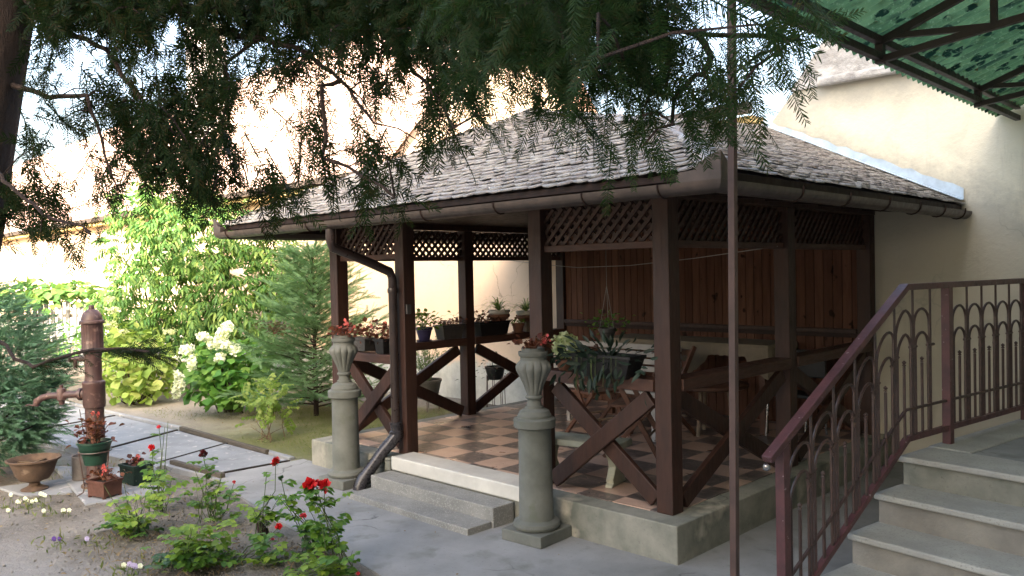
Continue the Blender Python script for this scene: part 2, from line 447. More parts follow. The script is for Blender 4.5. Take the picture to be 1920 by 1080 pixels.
class MB:
    def __init__(s): s.v = []; s.f = []; s.uv = None
    def add(s, vs, fs):
        n = len(s.v); s.v += [tuple(map(float, q)) for q in vs]
        s.f += [tuple(i + n for i in f) for f in fs]; return s
    def box(s, lo, hi):
        x0, y0, z0 = lo; x1, y1, z1 = hi
        return s.add([(x0, y0, z0), (x1, y0, z0), (x1, y1, z0), (x0, y1, z0), (x0, y0, z1), (x1, y0, z1), (x1, y1, z1), (x0, y1, z1)],
                     [(0, 3, 2, 1), (4, 5, 6, 7), (0, 1, 5, 4), (1, 2, 6, 5), (2, 3, 7, 6), (3, 0, 4, 7)])
    def beam(s, a, b, w, h, up=(0, 0, 1)):
        a = Vector(a); b = Vector(b); d = (b - a).normalized(); up = Vector(up)
        sd = d.cross(up)
        if sd.length < 1e-4: sd = d.cross(Vector((1, 0, 0)))
        sd.normalize(); u = sd.cross(d)
        vs = [p + sd * i * w / 2 + u * j * h / 2 for p in (a, b) for i, j in ((-1, -1), (1, -1), (1, 1), (-1, 1))]
        return s.add(vs, [(3, 2, 1, 0), (4, 5, 6, 7), (0, 1, 5, 4), (1, 2, 6, 5), (2, 3, 7, 6), (3, 0, 4, 7)])
    def prism(s, poly, z0, z1):
        n = len(poly)
        a = sum(poly[i][0] * poly[(i + 1) % n][1] - poly[(i + 1) % n][0] * poly[i][1] for i in range(n))
        if a < 0: poly = poly[::-1]
        vs = [(x, y, z0) for x, y in poly] + [(x, y, z1) for x, y in poly]
        fs = [tuple(range(n))[::-1], tuple(range(n, 2 * n))] + [(i, (i + 1) % n, n + (i + 1) % n, n + i) for i in range(n)]
        return s.add(vs, fs)
    def tube(s, pts, r, n=8, cap=True):
        pts = [Vector(p) for p in pts]
        rs = r if hasattr(r, '__len__') else [r] * len(pts)
        prev = None; vs = []
        for i, p in enumerate(pts):
            d = (pts[min(i + 1, len(pts) - 1)] - pts[max(i - 1, 0)]).normalized()
            if prev is None:
                prev = d.orthogonal().normalized()
            prev = (prev - d * prev.dot(d))
            prev = prev.normalized() if prev.length > 1e-6 else d.orthogonal().normalized()
            q = d.cross(prev)
            vs += [p + (prev * math.cos(2 * PI * k / n) + q * math.sin(2 * PI * k / n)) * rs[i] for k in range(n)]
        fs = [(i * n + k, i * n + (k + 1) % n, (i + 1) * n + (k + 1) % n, (i + 1) * n + k) for i in range(len(pts) - 1) for k in range(n)]
        if cap: fs += [tuple(range(n))[::-1], tuple(range((len(pts) - 1) * n, len(pts) * n))]
        return s.add(vs, fs)
    def lathe(s, prof, c, n=32, flute=0, famp=0, frange=(0, 0), cap=True):
        vs = []
        for r_, z in prof:
            for k in range(n):
                a = 2 * PI * k / n; rr = r_
                if flute and frange[0] <= z <= frange[1]: rr = r_ * (1 - famp * (1 - abs(math.cos(a * flute / 2))) ** 2.0)
                vs.append((c[0] + rr * math.cos(a), c[1] + rr * math.sin(a), c[2] + z))
        m = len(prof)
        fs = [(i * n + k, i * n + (k + 1) % n, (i + 1) * n + (k + 1) % n, (i + 1) * n + k) for i in range(m - 1) for k in range(n)]
        if cap: fs += [tuple(range(n))[::-1], tuple(range((m - 1) * n, m * n))]
        return s.add(vs, fs)
    def build(s, name, material, parent=None, bev=0, smooth=False, origin=None, seg=2):
        V = np.array(s.v, float)
        if parent is not None: off = wl(parent)
        else:
            off = np.array(origin if origin is not None else ((V[:, 0].min() + V[:, 0].max()) / 2, (V[:, 1].min() + V[:, 1].max()) / 2, V[:, 2].min()))
        me = bpy.data.meshes.new(name)
        me.from_pydata((V - off).tolist(), [], s.f)
        me.update()
        o = link_mesh(name, me, material, parent, off)
        if smooth:
            smooth_angle(me)
            es = o.modifiers.new('split', 'EDGE_SPLIT'); es.split_angle = R(38)
        if bev: bevel(o, bev, seg)
        return o

def build_np(name, V, F, material, parent=None, origin=None):
    off = wl(parent) if parent is not None else np.array(origin if origin is not None else (0, 0, 0), float)
    V = (V - off).astype(np.float32)
    nf, k = F.shape
    me = bpy.data.meshes.new(name)
    me.vertices.add(len(V)); me.vertices.foreach_set('co', V.ravel())
    me.loops.add(nf * k); me.loops.foreach_set('vertex_index', F.astype(np.int32).ravel())
    me.polygons.add(nf)
    me.polygons.foreach_set('loop_start', np.arange(0, nf * k, k, dtype=np.int32))
    me.polygons.foreach_set('loop_total', np.full(nf, k, dtype=np.int32))
    me.update(calc_edges=True)
    return link_mesh(name, me, material, parent, off)

def norm(a): return a / np.maximum(np.linalg.norm(a, axis=-1, keepdims=True), 1e-9)
def inst(tv, tf, P, D, U, S):
    "copies of template (y = along, x = side, z = normal) at P, along D, normal close to U, size S"
    P = np.asarray(P, float); D = norm(np.asarray(D, float)); U = np.asarray(U, float)
    X = norm(np.cross(D, U)); Z = np.cross(X, D)
    S = np.asarray(S, float)
    if S.ndim == 1: S = np.stack([S, S, S], 1)
    t = tv[None, :, :] * S[:, None, :]
    V = P[:, None, :] + t[..., 0:1] * X[:, None, :] + t[..., 1:2] * D[:, None, :] + t[..., 2:3] * Z[:, None, :]
    n = len(tv)
    F = tf[None] + (np.arange(len(P)) * n)[:, None, None]
    return V.reshape(-1, 3), F.reshape(-1, tf.shape[1])
def cat(parts):
    vs, fs, o = [], [], 0
    for v, f in parts:
        vs.append(v); fs.append(f + o); o += len(v)
    return np.concatenate(vs), np.concatenate(fs)

# leaf templates (quads)
def leaf_tpl(w, fold=.12, droop=.15, pointed=.0):
    # length 1, half width w
    v = np.array([(0, 0, 0), (-w * .8, .28, fold), (-w, .6, fold - droop * .3), (0, 1, -droop), (w, .6, fold - droop * .3), (w * .8, .28, fold),
                  (0, .3, 0), (0, .65, -droop * .45)], float)
    if pointed: v[2, 0] *= (1 - pointed); v[4, 0] *= (1 - pointed)
    f = np.array([(0, 6, 1, 1), (6, 7, 2, 1), (7, 3, 2, 2), (0, 5, 6, 6), (6, 5, 4, 7), (7, 4, 3, 3)])
    # make true quads out of degenerate ones by merging: rebuild as 4 quads
    f = np.array([(0, 6, 7, 1), (1, 7, 3, 2), (0, 5, 7, 6), (5, 4, 3, 7)])
    return v, f
L_OVAL = leaf_tpl(.36)
L_ROUND = leaf_tpl(.46, .10, .2)
L_LANCE = leaf_tpl(.15, .05, .25, .25)
L_STRIP = leaf_tpl(.06, .02, .1, .2)
def compound(tpl, n, rachis, l, ang=60, droop=.35):
    "pinnate leaf: pairs of leaflets along a rachis plus one at the tip; total about rachis + l"
    parts = []
    P, D, U = [], [], []
    for i in range(n):
        y = rachis * (i + .8) / (n)
        for sg in (-1, 1):
            P.append((0, y, -.3 * droop * (y ** 2))); a = R(ang)
            D.append((sg * math.sin(a), math.cos(a), -droop)); U.append((0, 0, 1))
    P.append((0, rachis, -.3 * droop * rachis ** 2)); D.append((0, 1, -droop)); U.append((0, 0, 1))
    v, f = inst(tpl[0], tpl[1], np.array(P), np.array(D), np.array(U), np.full(len(P), l))
    w = .008
    rv = np.array([(-w, 0, 0), (w, 0, 0), (w * .5, rachis, -.3 * droop * rachis ** 2), (-w * .5, rachis, -.3 * droop * rachis ** 2)])
    return cat([(v, f), (rv, np.array([(0, 1, 2, 3)]))])
C_TALL = compound(L_LANCE, 3, .62, .52, 55, .6)
C_ROSE = compound(leaf_tpl(.40, .08, .15), 2, .58, .44, 70, .2)
C_FERN = compound(L_OVAL, 4, .75, .26, 65, .3)
def needle_twig(n, ln, w, seed, side=True, spread=55):
    "flat spray: stem of length 1 with needles both sides"
    g = np.random.default_rng(seed)
    vs, fs = [], []
    for i in range(n):
        y = (i + .5) / n
        for sg in (-1, 1):
            yy = y + g.uniform(-.3, .3) / n
            a = R(spread + g.uniform(-12, 12) - 18 * y)
            L = ln * (1 - .45 * max(0, y - .75) / .25) * g.uniform(.85, 1.1)
            if y < .12: L *= .7
            d = np.array([sg * math.sin(a), math.cos(a), g.uniform(-.3, .25)]); d /= np.linalg.norm(d)
            s_ = np.array([d[1], -d[0], 0]) * w / 2
            p = np.array([0, yy, 0]); b = len(vs)
            bend = np.array([0, 0, -.10 * L])
            vs += [p - s_ * .5, p + s_ * .5, p + d * L * .6 + s_ + bend * .3, p + d * L * .6 - s_ + bend * .3, p + d * L + bend]
            fs += [(b, b + 1, b + 2, b + 3), (b + 3, b + 2, b + 4, b + 4)]
    vs = np.array(vs)
    fs = [f for f in fs]
    # last faces as quads: give the tip its own width instead of a degenerate quad
    V = []; F = []
    for i in range(0, len(vs), 5):
        b = len(V); q = vs[i:i + 5]
        V += [q[0], q[1], q[2], q[3], q[4] + (q[2] - q[3]) * .12, q[4] - (q[2] - q[3]) * .12]
        F += [(b, b + 1, b + 2, b + 3), (b + 3, b + 2, b + 4, b + 5)]
    b = len(V); w2 = w * .6
    V += [(-w2, 0, 0), (w2, 0, 0), (w2 * .4, 1, 0), (-w2 * .4, 1, 0), (0, 0, -w2), (0, 0, w2), (0, 1, w2 * .3), (0, 1, -w2 * .3)]
    F += [(b, b + 1, b + 2, b + 3), (b + 4, b + 5, b + 6, b + 7)]
    return np.array(V, float), np.array(F)

def rdirs(n, up=0.0, g=rng):
    d = norm(g.normal(size=(n, 3))); d[:, 2] += up
    return norm(d)

# ------------------------------------------------------------ the setting: ground, yard, path
def structure(o): o['kind'] = 'structure'; return o
# ground as a fine sheet near, coarse far
def ground_sheet():
    xs = np.concatenate([[-300, -120, -60, -35], np.arange(-24, 6.01, .12), [20, 60, 150, 300]])
    ys = np.concatenate([[-300, -100, -30, -10], np.arange(-6, 6.01, .12), [20, 60, 150, 300]])
    X, Y = np.meshgrid(xs, ys, indexing='ij')
    Z = .02 * np.sin(X * 1.3 + .7 * Y) * np.cos(Y * 1.7) + .012 * np.sin(X * 4.1 + 1) * np.sin(Y * 3.7 + X) - .022
    bed = np.exp(-((X + 2.4) / 1.6) ** 2 - ((Y + 1.85) / .55) ** 2)
    Z += bed * (.03 + .02 * rng.normal(size=X.shape))
    near = ((X > -9) & (X < 0) & (Y > -4) & (Y < -1.15))
    Z += near * .006 * rng.normal(size=X.shape)
    Z = np.minimum(Z, np.where((Y > -1.25) & (Y < .25), -.012, 1))
    Z = np.where((X > -1.3), -.03, Z)
    Z = np.where((Y > -1.6) & (Y < -.02) & (X < -4.35), np.minimum(Z, -.05), Z)
    nx, ny = X.shape
    V = np.stack([X, Y, Z], -1).reshape(-1, 3)
    I = np.arange(nx * ny).reshape(nx, ny)
    F = np.stack([I[:-1, :-1], I[1:, :-1], I[1:, 1:], I[:-1, 1:]], -1).reshape(-1, 4)
    o = build_np('ground', V, F, 'soil_ground')
    smooth_angle(o.data)
    return structure(o)
ground_sheet()
YARD = [(-4.25, .06), (-4.3, -.85), (-3.47, -.98), (-2.65, -1.11), (-1.72, -1.19), (-1.15, -1.27), (-1.0, -2.0), (-.9, -7), (4.99, -7), (4.99, 3.44), (-.02, 3.44), (-.02, .06)]
structure(MB().prism(YARD, -.25, .0).build('yard_paving', 'concrete'))
mb = MB()
for q in ([(-4.27, -.07), (-4.32, -.85), (-4.9, -.93), (-6.25, -1.08), (-6.72, -.12)],
          [(-6.76, -.12), (-6.29, -1.085), (-7.28, -1.22), (-8.1, -1.3), (-8.4, -.2)],
          [(-8.44, -.21), (-8.14, -1.31), (-10.2, -1.45), (-10.5, -.33)],
          [(-10.55, -.34), (-10.25, -1.45), (-13.5, -1.7), (-13.7, -.6)], [(-13.75, -.6), (-13.55, -1.7), (-20, -2.3), (-20, -1.1)]):
    cx_ = sum(p[0] for p in q) / len(q); q = [(cx_ + (p[0] - cx_) * .978, p[1]) for p in q]
    mb.prism(q, -.14, .004 + rnd.uniform(-.003, .003))
structure(mb.build('garden_path', 'path_concrete', bev=.006))
mb = MB()
for a, b in (((-4.285, -.07), (-4.335, -.85)), ((-6.74, -.10), (-6.27, -1.09)), ((-8.42, -.2), (-8.12, -1.31)), ((-10.52, -.33), (-10.23, -1.45)), ((-5.2, -.95), (-5.55, -.08))):
    mb.beam((a[0], a[1], -.017), (b[0], b[1], -.017), .03, .05)
structure(mb.build('path_joints', 'potting_soil'))
mb = MB()
for a, b in (((-4.35, .0), (-6.9, -.01)), ((-6.9, -.01), (-10.5, -.26))):
    mb.beam((a[0], a[1], -.02), (b[0], b[1], -.02), .06, .07)
for a, b in (((-4.98, -1.0), (-7.3, -1.31)),):
    mb.beam((a[0], a[1], -.02), (b[0], b[1], -.02), .10, .08)
structure(mb.build('path_kerb', 'path_concrete', bev=.008))
structure(MB().prism([(-4.13, -1.93), (-4.02, -1.32), (-4.96, -1.06), (-5.78, -1.68)], -.1, .02).build('pump_slab_paving', 'path_concrete', bev=.01))

tag(MB().beam((-4.75, -.045, .012), (-6.75, -.05, .012), .045, .05).build('edging_board', 'old_board', bev=.004),
    'dark weathered edging board on the far edge of the path, toward the white flowering hydrangea', 'edging board')
tag(MB().beam((-4.15, -.80, .018), (-5.05, -.87, .018), .05, .045).build('edging_board', 'old_board', bev=.004),
    'short grey edging board on the near edge of the path, behind the rose bushes', 'edging board')

# ------------------------------------------------------------ houses
HY = 3.50
def house():
    t = thing('house', 'long peach plastered house with tiled roof behind the gazebo, its far end sunlit', 'house', (-15, 5.0, 0))
    MB().box((-60, HY, -.2), (-7.25, 8.6, 3.34)).build('wall', 'peach_plaster', t)
    MB().box((-7.245, HY + .003, -.2), (-1.16, 3.75, 3.17)).build('wall', 'peach_plaster', t)
    mb = MB()
    e0, e1 = (HY - .30, 3.38), (6.55, 7.1); XR = -7.2
    vs = [(-60, e0[0], e0[1]), (XR, e0[0], e0[1]), (XR, e1[0], e1[1]), (-60, e1[0], e1[1]),
          (-60, e0[0], e0[1] - .12), (XR, e0[0], e0[1] - .12), (XR, e1[0], e1[1] - .12), (-60, e1[0], e1[1] - .12), (-60, 9.6, 3.4), (XR, 9.6, 3.4)]
    mb.add(vs, [(0, 1, 2, 3), (5, 4, 7, 6), (4, 5, 1, 0), (1, 5, 6, 2), (4, 0, 3, 7), (3, 2, 9, 8)])
    rf = mb.build('roof', 'house_tiles', t)
    g0 = XR - .25
    MB().add([(g0, HY, 3.34), (g0, 9.5, 3.34), (g0, 6.55, 6.95), (g0 - .3, HY, 3.34), (g0 - .3, 9.5, 3.34), (g0 - .3, 6.55, 6.95)],
             [(0, 1, 2), (5, 4, 3), (0, 3, 4, 1), (1, 4, 5, 2), (2, 5, 3, 0)]).build('gable', 'peach_plaster', t)
    uv = rf.data.uv_layers.new(name='UVMap')
    for l in rf.data.loops:
        c = rf.data.vertices[l.vertex_index].co
        uv.data[l.index].uv = (c.x, math.hypot(c.y, c.z) if True else 0)
    MB().beam((-60, HY - .30, 3.30), (-1.2, HY - .30, 3.30), .10, .10).build('eave_gutter', 'gutter_metal', t)
    MB().box((-60, HY - .25, 3.16), (-1.2, HY - .003, 3.235)).build('cornice', 'yellow_trim', t, bev=.01)
    MB().box((-16.8, 4.6, 4.4), (-16.1, 5.3, 7.9)).build('chimney', 'white_paint', rf)
house()
def gable_wall():
    t = thing('wall', 'tall cream plastered wall with a weathered stone coping, behind the stair railing and gazebo end', 'wall', (0.9, HY, 0))
    pr = [(-1.146, -.2), (-1.146, 3.13), (-.88, 3.43), (6.5, 3.50), (6.5, -.2)]
    mb = MB(); n = len(pr)
    y0, y1 = 3.46, 3.86
    vs = [(x, y0, z) for x, z in pr] + [(x, y1, z) for x, z in pr]
    mb.add(vs, [tuple(range(n)), tuple(range(n, 2 * n))[::-1]] + [(i, n + i, n + (i + 1) % n, (i + 1) % n) for i in range(n)])
    mb.build('plaster', 'yellow_plaster', t)
    mb = MB(); pr = [(-.90, 3.434), (-.56, 3.86), (.5, 4.1), (6.5, 4.3), (6.5, 3.505)]; n = len(pr)
    y0 = 3.43
    vs = [(x, y0, z) for x, z in pr] + [(x, y1 + .03, z) for x, z in pr]
    mb.add(vs, [tuple(range(n)), tuple(range(n, 2 * n))[::-1]] + [(i, n + i, n + (i + 1) % n, (i + 1) % n) for i in range(n)])
    mb.build('coping', 'cap_stone', t)
    mb = MB(); mb.box((-.62, 3.36, 3.42), (.45, 3.43, 3.50)).build('ledge', 'cap_stone', t, bev=.02)
gable_wall()
def entrance_house():  # unseen; heights and setback shaped for the shade it casts on the yard
    t = thing('house', 'plain unseen cream house the stone stairs and the green canopy belong to, sized to shade the yard', 'house', (8, -3, 0))
    MB().box((5.0, -16, -.2), (15, -.4, 10.4)).build('wall', 'yellow_plaster', t)
    MB().box((5.0, -.399, -.2), (11, 3.455, 4.6)).build('wall', 'yellow_plaster', t)
    MB().add([(4.7, -.395, 4.55), (11, -.395, 4.55), (11, 3.45, 4.55), (4.7, 3.45, 4.55), (8, -.395, 5.8), (8, 3.45, 5.8)],
             [(0, 3, 2, 1), (0, 4, 5, 3), (1, 2, 5, 4), (0, 1, 4), (3, 5, 2)]).build('roof', 'rust', t)
    mb = MB()
    mb.add([(4.6, -16.5, 10.3), (15.4, -16.5, 10.3), (15.4, -.3, 10.3), (4.6, -.3, 10.3), (10, -16.5, 12.4), (10, -.3, 12.4)],
           [(0, 3, 2, 1), (0, 4, 5, 3), (1, 2, 5, 4), (0, 1, 4), (3, 5, 2)])
    mb.build('roof', 'rust', t)
    d = MB().box((4.94, .9, .66), (5.0, 1.9, 2.75)).build('door', 'wood', t, bev=.01)
    MB().box((4.90, .98, 1.6), (4.935, 1.03, 1.75)).build('handle', 'chrome', d)
    for y in (-9, -6, -3):
        w = MB().box((4.95, y, 1.2), (5.0, y + 1.1, 2.7)).build('window', 'white_paint', t, bev=.01)
        MB().box((4.935, y + .1, 1.3), (4.95, y + 1.0, 2.6)).build('pane', 'pipe_plastic', w)
entrance_house()
# ------------------------------------------------------------ the gazebo
FZ = .232; W = 4.0; D = 3.46
RT = 1.065     # rail top
gz = thing('gazebo', 'dark brown wooden gazebo with slate roof, lattice panels and tiled concrete floor', 'gazebo', (-W / 2, D / 2, 0))
mb = MB().box((-W, 0, -.15), (0, D - .004, FZ))
mb.build('plinth', 'plinth_concrete', gz, bev=.008)
MB().box((-W + .16, .16, FZ), (-.16, D - .02, FZ + .006)).build('tiled_floor', 'floor_tiles', gz)
MB().box((-2.75, -.02, .145), (-1.20, .22, FZ + .022)).build('threshold', 'marble_step', gz, bev=.01)
MB().box((-2.75, -.225, -.1), (-1.33, -.022, .14)).build('step', 'terrazzo', gz, bev=.006)
MB().box((-2.73, -.45, -.1), (-1.345, -.227, .045)).build('step', 'terrazzo', gz, bev=.005)
MB().box((-2.83, -.03, .13), (-2.757, .12, FZ + .004)).build('curb_block', 'plinth_concrete', gz, bev=.012)
TOPZ = 2.20
def post(x0, y0, z0=FZ, w=.12):
    MB().box((x0, y0, z0), (x0 + w, y0 + w, TOPZ)).build('post', 'wood', gz, bev=.006)
PX = [-3.86, -2.87, -1.31, -.25]
PY = [.155, 1.75, 3.33]
for x in PX: post(x, PY[0])
for y in PY[1:]:
    post(PX[0], y); post(PX[3], y)
post(-2.4, 3.33)
# rails and braces; bays
def rail(a, b):
    MB().beam(a, b, .15, .078).build('rail', 'wood_rail', gz, bev=.006)
def braces(a, b, off):
    "a,b: floor-level end points; X of two timbers between floor and rail"
    a = np.array(a, float); b = np.array(b, float)
    d = (b - a) / np.linalg.norm(b - a)
    nrm = np.array([d[1], -d[0], 0])
    for k, (p, q) in enumerate(((a, b), (b, a))):
        e = d if k == 0 else -d
        p0 = p + e * .05 + np.array([0, 0, FZ + .055]); p1 = q - e * .05 + np.array([0, 0, RT - .12])
        o_ = nrm * off * (.021 if k == 0 else -.021)
        MB().beam(p0 + o_, p1 + o_, .04, .112, up=(0, 0, 1)).build('brace', 'wood', gz, bev=.005)
def lattice(a, b, z0=1.93, z1=2.185):
    a = np.array(a, float); b = np.array(b, float); L = np.linalg.norm(b - a); d = (b - a) / L
    nrm = np.array([d[1], -d[0], 0]); mb = MB(); h = z1 - z0
    for sgn, off in ((1, .007), (-1, -.007)):
        s = -h
        while s < L + h:
            s0, s1 = s, s + sgn * h
            zz0, zz1 = z0, z1
            # clip to [0, L]
            t0 = 0; t1 = 1
            for (u0, u1) in ((s0, s1),):
                if u1 != u0:
                    lo_, hi_ = sorted(((0 - u0) / (u1 - u0), (L - u0) / (u1 - u0)))
                    t0 = max(t0, lo_); t1 = min(t1, hi_)
            if t1 - t0 > .05:
                pa = a + d * (s0 + (s1 - s0) * t0) + nrm * off + np.array([0, 0, z0 + h * t0])
                pb = a + d * (s0 + (s1 - s0) * t1) + nrm * off + np.array([0, 0, z0 + h * t1])
                mb.beam(pa, pb, .012, .026, up=(d[0], d[1], 0) if False else (0, 0, 1))
            s += .083
    mb.build('lattice', 'wood', gz)
    MB().beam(a + np.array([0, 0, z0 - .02]), b + np.array([0, 0, z0 - .02]), .05, .045).build('lattice_rail', 'wood_rail', gz, bev=.003)
c_ = .06
yc = PY[0] + c_; xl = PX[0] + c_; xr = PX[3] + c_
bays = [((PX[0] + .122, yc), (PX[1] - .002, yc), 1, 1), ((PX[2] + .122, yc), (PX[3] - .002, yc), 1, 1), ((PX[1] + .122, yc), (PX[2] - .002, yc), 0, 0)]
for x in (xl, xr):
    bays += [((x, PY[0] + .122), (x, PY[1] - .002), 1, 1), ((x, PY[1] + .122), (x, PY[2] - .002), 1, 1)]
for a, b, lowr, hi in bays:
    a3 = (*a, 0); b3 = (*b, 0)
    if lowr:
        rail((a[0], a[1], RT - .039), (b[0], b[1], RT - .039)); braces(a3, b3, 1 if a[0] != xl else -1)
    if hi: lattice(a3, b3)
# top plate beams and rafters
for a, b in (((PX[0] - .02, yc), (PX[3] + .14, yc)), ((xl, yc), (xl, D - .01)), ((xr, yc), (xr, D - .01)), ((xl, 3.39), (xr, 3.39))):
    MB().beam((*a, TOPZ + .045), (*b, TOPZ + .045), .13, .09).build('top_beam', 'wood', gz, bev=.004)
# panelled back wall
mb = MB()
x = -3.74
while x < -.26:
    mb.box((x, 3.375, FZ + .01), (x + .083, 3.392, 2.2)); x += .088
pw = mb.build('panel_wall', 'panel_boards', gz, bev=.003, seg=1)
MB().box((-3.74, 3.393, FZ + .008), (-.26, 3.44, 2.2)).build('backing', 'wood_dark', pw)
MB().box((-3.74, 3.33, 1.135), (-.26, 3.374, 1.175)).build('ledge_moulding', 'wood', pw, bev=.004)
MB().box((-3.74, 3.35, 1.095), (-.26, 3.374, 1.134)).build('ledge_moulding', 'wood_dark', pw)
# roof geometry
EL = np.array([-4.58, -.50, 2.235]); ER = np.array([.58, -.50, 2.235])
S_ = .50
Apk = EL + 2.02 * np.array([1, 1, S_]) ; Hp = ER + .85 * np.array([-1, 1, S_])
Bw = np.array([-1.2, 3.455, 3.125]); WR = np.array([.58, 3.455, 2.235]); WLf = np.array([-4.58, 3.455, 2.235]); Aw = np.array([-2.7, 3.455, 3.17])
roof = MB()
pts = [EL, ER, Hp, Apk, WR, Bw, WLf, Aw]
th = np.array([0, 0, -.035])
lowp = [p + th for p in pts]
faces_top = [(0, 1, 2, 3), (1, 4, 5, 2), (2, 5, 3), (0, 3, 7, 6), (3, 5, 7)]
fs = list(faces_top) + [tuple(i + 8 for i in f[::-1]) for f in faces_top]
fs += [(0, 8, 9, 1), (1, 9, 12, 4), (6, 14, 8, 0)]
roof.add(pts + lowp, fs)
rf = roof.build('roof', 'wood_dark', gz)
def slates(name, poly, uvec, seed, wid=.115, expo=.072, rough=.8):
    "courses of overlapping slates on a sloping polygon; uvec runs along the eave"
    g = random.Random(seed)
    P0 = np.array(poly[0]); u = norm(np.array(uvec, float))
    n = np.cross(np.array(poly[1]) - P0, np.array(poly[2]) - P0); n = norm(n)
    if n[2] < 0: n = -n
    v = np.cross(n, u); v = v if v[2] > 0 else -v
    pu = [((np.array(p) - P0) @ u, (np.array(p) - P0) @ v) for p in poly]
    def inside(a, b):
        c = False; j = len(pu) - 1
        for i in range(len(pu)):
            if (pu[i][1] > b) != (pu[j][1] > b) and a < (pu[j][0] - pu[i][0]) * (b - pu[i][1]) / (pu[j][1] - pu[i][1]) + pu[i][0]: c = not c
            j = i
        return c
    umin = min(p[0] for p in pu); umax = max(p[0] for p in pu); vmax = max(p[1] for p in pu)
    V, F = [], []
    row = 0; b = -.035
    while b < vmax + .05:
        a = umin - wid + (row % 2) * wid / 2
        while a < umax + wid:
            w_ = wid * g.uniform(.92, 1.0); ca = a + wid / 2
            if inside(ca, max(b + .04, .01)) or inside(ca, b + .08):
                tl = g.uniform(.0, .012) * rough; tw = g.uniform(-.006, .006) * rough; th_ = g.uniform(.006, .011); L = expo * 2.1
                jb = g.uniform(-.009, .009)
                base = len(V)
                shape = [(-w_ / 2, .03 + g.uniform(-.01, .01)), (-w_ * .2, 0 + jb), (w_ * .22, 0 - jb), (w_ / 2, .03 + g.uniform(-.01, .01)), (w_ / 2, L), (-w_ / 2, L)]
                for lift in (0, th_):
                    for (du, dv) in shape:
                        h = (.020 + tl) * (1 - dv / L) + lift + tw * du / w_ * 2 * (1 - dv / L) + .002
                        V.append(P0 + u * (ca + du) + v * (b + dv) + n * h)
                F.append((base + 6, base + 7, base + 11, base + 11)); 
                F[-1] = (base + 6, base + 7, base + 8, base + 11)
                F.append((base + 11, base + 8, base + 9, base + 10))
                for i in range(5):
                    F.append((base + i, base + i + 1, base + 7 + i, base + 6 + i))
            a += wid
        b += expo * g.uniform(.96, 1.04); row += 1
    build_np(name, np.array(V), np.array(F), 'slate', rf)
slates('slates', [EL, ER, Hp, Apk], (1, 0, 0), 1)
slates('slates', [WR, ER, Hp, Bw], (0, -1, 0), 2)
slates('slates', [Hp, Bw, Apk], Bw - Hp, 3)
slates('slates', [EL, WLf, Aw, Apk], (0, 1, 0), 4)
# hip and ridge cover, lumpy with moss
def lumpy(a, b, r, seed, n=26):
    g = random.Random(seed); ps = []; rs = []
    for i in range(n + 1):
        t = i / n; p = a + (b - a) * t
        ps.append(p + np.array([g.uniform(-.012, .012), g.uniform(-.012, .012), .012 + g.uniform(-.01, .015)])); rs.append(r * g.uniform(.7, 1.25))
    return MB().tube(ps, rs, 7)
for k, (a, b) in enumerate(((EL, Apk), (ER, Hp), (Hp, Apk), (Apk, Bw))):
    lumpy(a, b, .03 if k != 2 else .02, k + 5).build('hip_cap', 'slate', rf)
# fascia boards under the slates and rafters tails
for a, b in (((-4.50, -.40), (.50, -.40)), ((.50, -.40), (.50, 3.44)), ((-4.50, -.40), (-4.50, 3.44))):
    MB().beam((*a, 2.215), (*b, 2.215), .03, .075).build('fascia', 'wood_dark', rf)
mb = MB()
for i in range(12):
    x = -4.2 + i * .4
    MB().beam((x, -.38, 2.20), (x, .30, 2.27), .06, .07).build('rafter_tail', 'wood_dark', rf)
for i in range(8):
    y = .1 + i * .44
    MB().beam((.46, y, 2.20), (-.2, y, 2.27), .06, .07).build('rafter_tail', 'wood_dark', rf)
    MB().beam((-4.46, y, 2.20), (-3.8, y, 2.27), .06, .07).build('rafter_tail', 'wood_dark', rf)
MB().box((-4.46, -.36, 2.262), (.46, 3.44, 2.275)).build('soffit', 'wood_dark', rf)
# gutters (half-round)
def gutter(pts, name='gutter', r=.062):
    mb = MB(); n = 10
    pts = [Vector(p) for p in pts]
    vs = []; 
    for i, p in enumerate(pts):
        if i == 0: d = (pts[1] - p)
        elif i == len(pts) - 1: d = p - pts[i - 1]
        else: d = (pts[i + 1] - p).normalized() + (p - pts[i - 1]).normalized()
        d = Vector((d.x, d.y, 0)).normalized(); s = Vector((-d.y, d.x, 0))
        k = 1.0
        if 0 < i < len(pts) - 1: k = 1 / max(.3, abs(s.dot(Vector((-(p - pts[i - 1]).normalized().y, (p - pts[i - 1]).normalized().x, 0)))))
        for rr in (r, r - .004):
            for j in range(n + 1):
                a = PI * j / n
                vs.append(p + s * math.cos(a) * rr * k + Vector((0, 0, -math.sin(a) * rr)))
        
    m = 2 * (n + 1); fs = []
    for i in range(len(pts) - 1):
        for j in range(n):
            fs.append((i * m + j, i * m + j + 1, (i + 1) * m + j + 1, (i + 1) * m + j))
            fs.append((i * m + n + 1 + j + 1, i * m + n + 1 + j, (i + 1) * m + n + 1 + j, (i + 1) * m + n + 1 + j + 1))
        for e in (0, n): fs.append((i * m + e, (i + 1) * m + e, (i + 1) * m + n + 1 + e, i * m + n + 1 + e))
    for e in (0, len(pts) - 1): fs.append(tuple(e * m + j for j in range(n + 1)))
    mb.add(vs, fs)
    return mb.build(name, 'gutter_metal', gz, smooth=True)
GX, GY, GZ = .60, -.52, 2.18
gut = gutter([(-4.60, D - .02, GZ), (-4.60, GY, GZ), (GX, GY, GZ), (GX, D - .01, GZ)])
mb = MB()
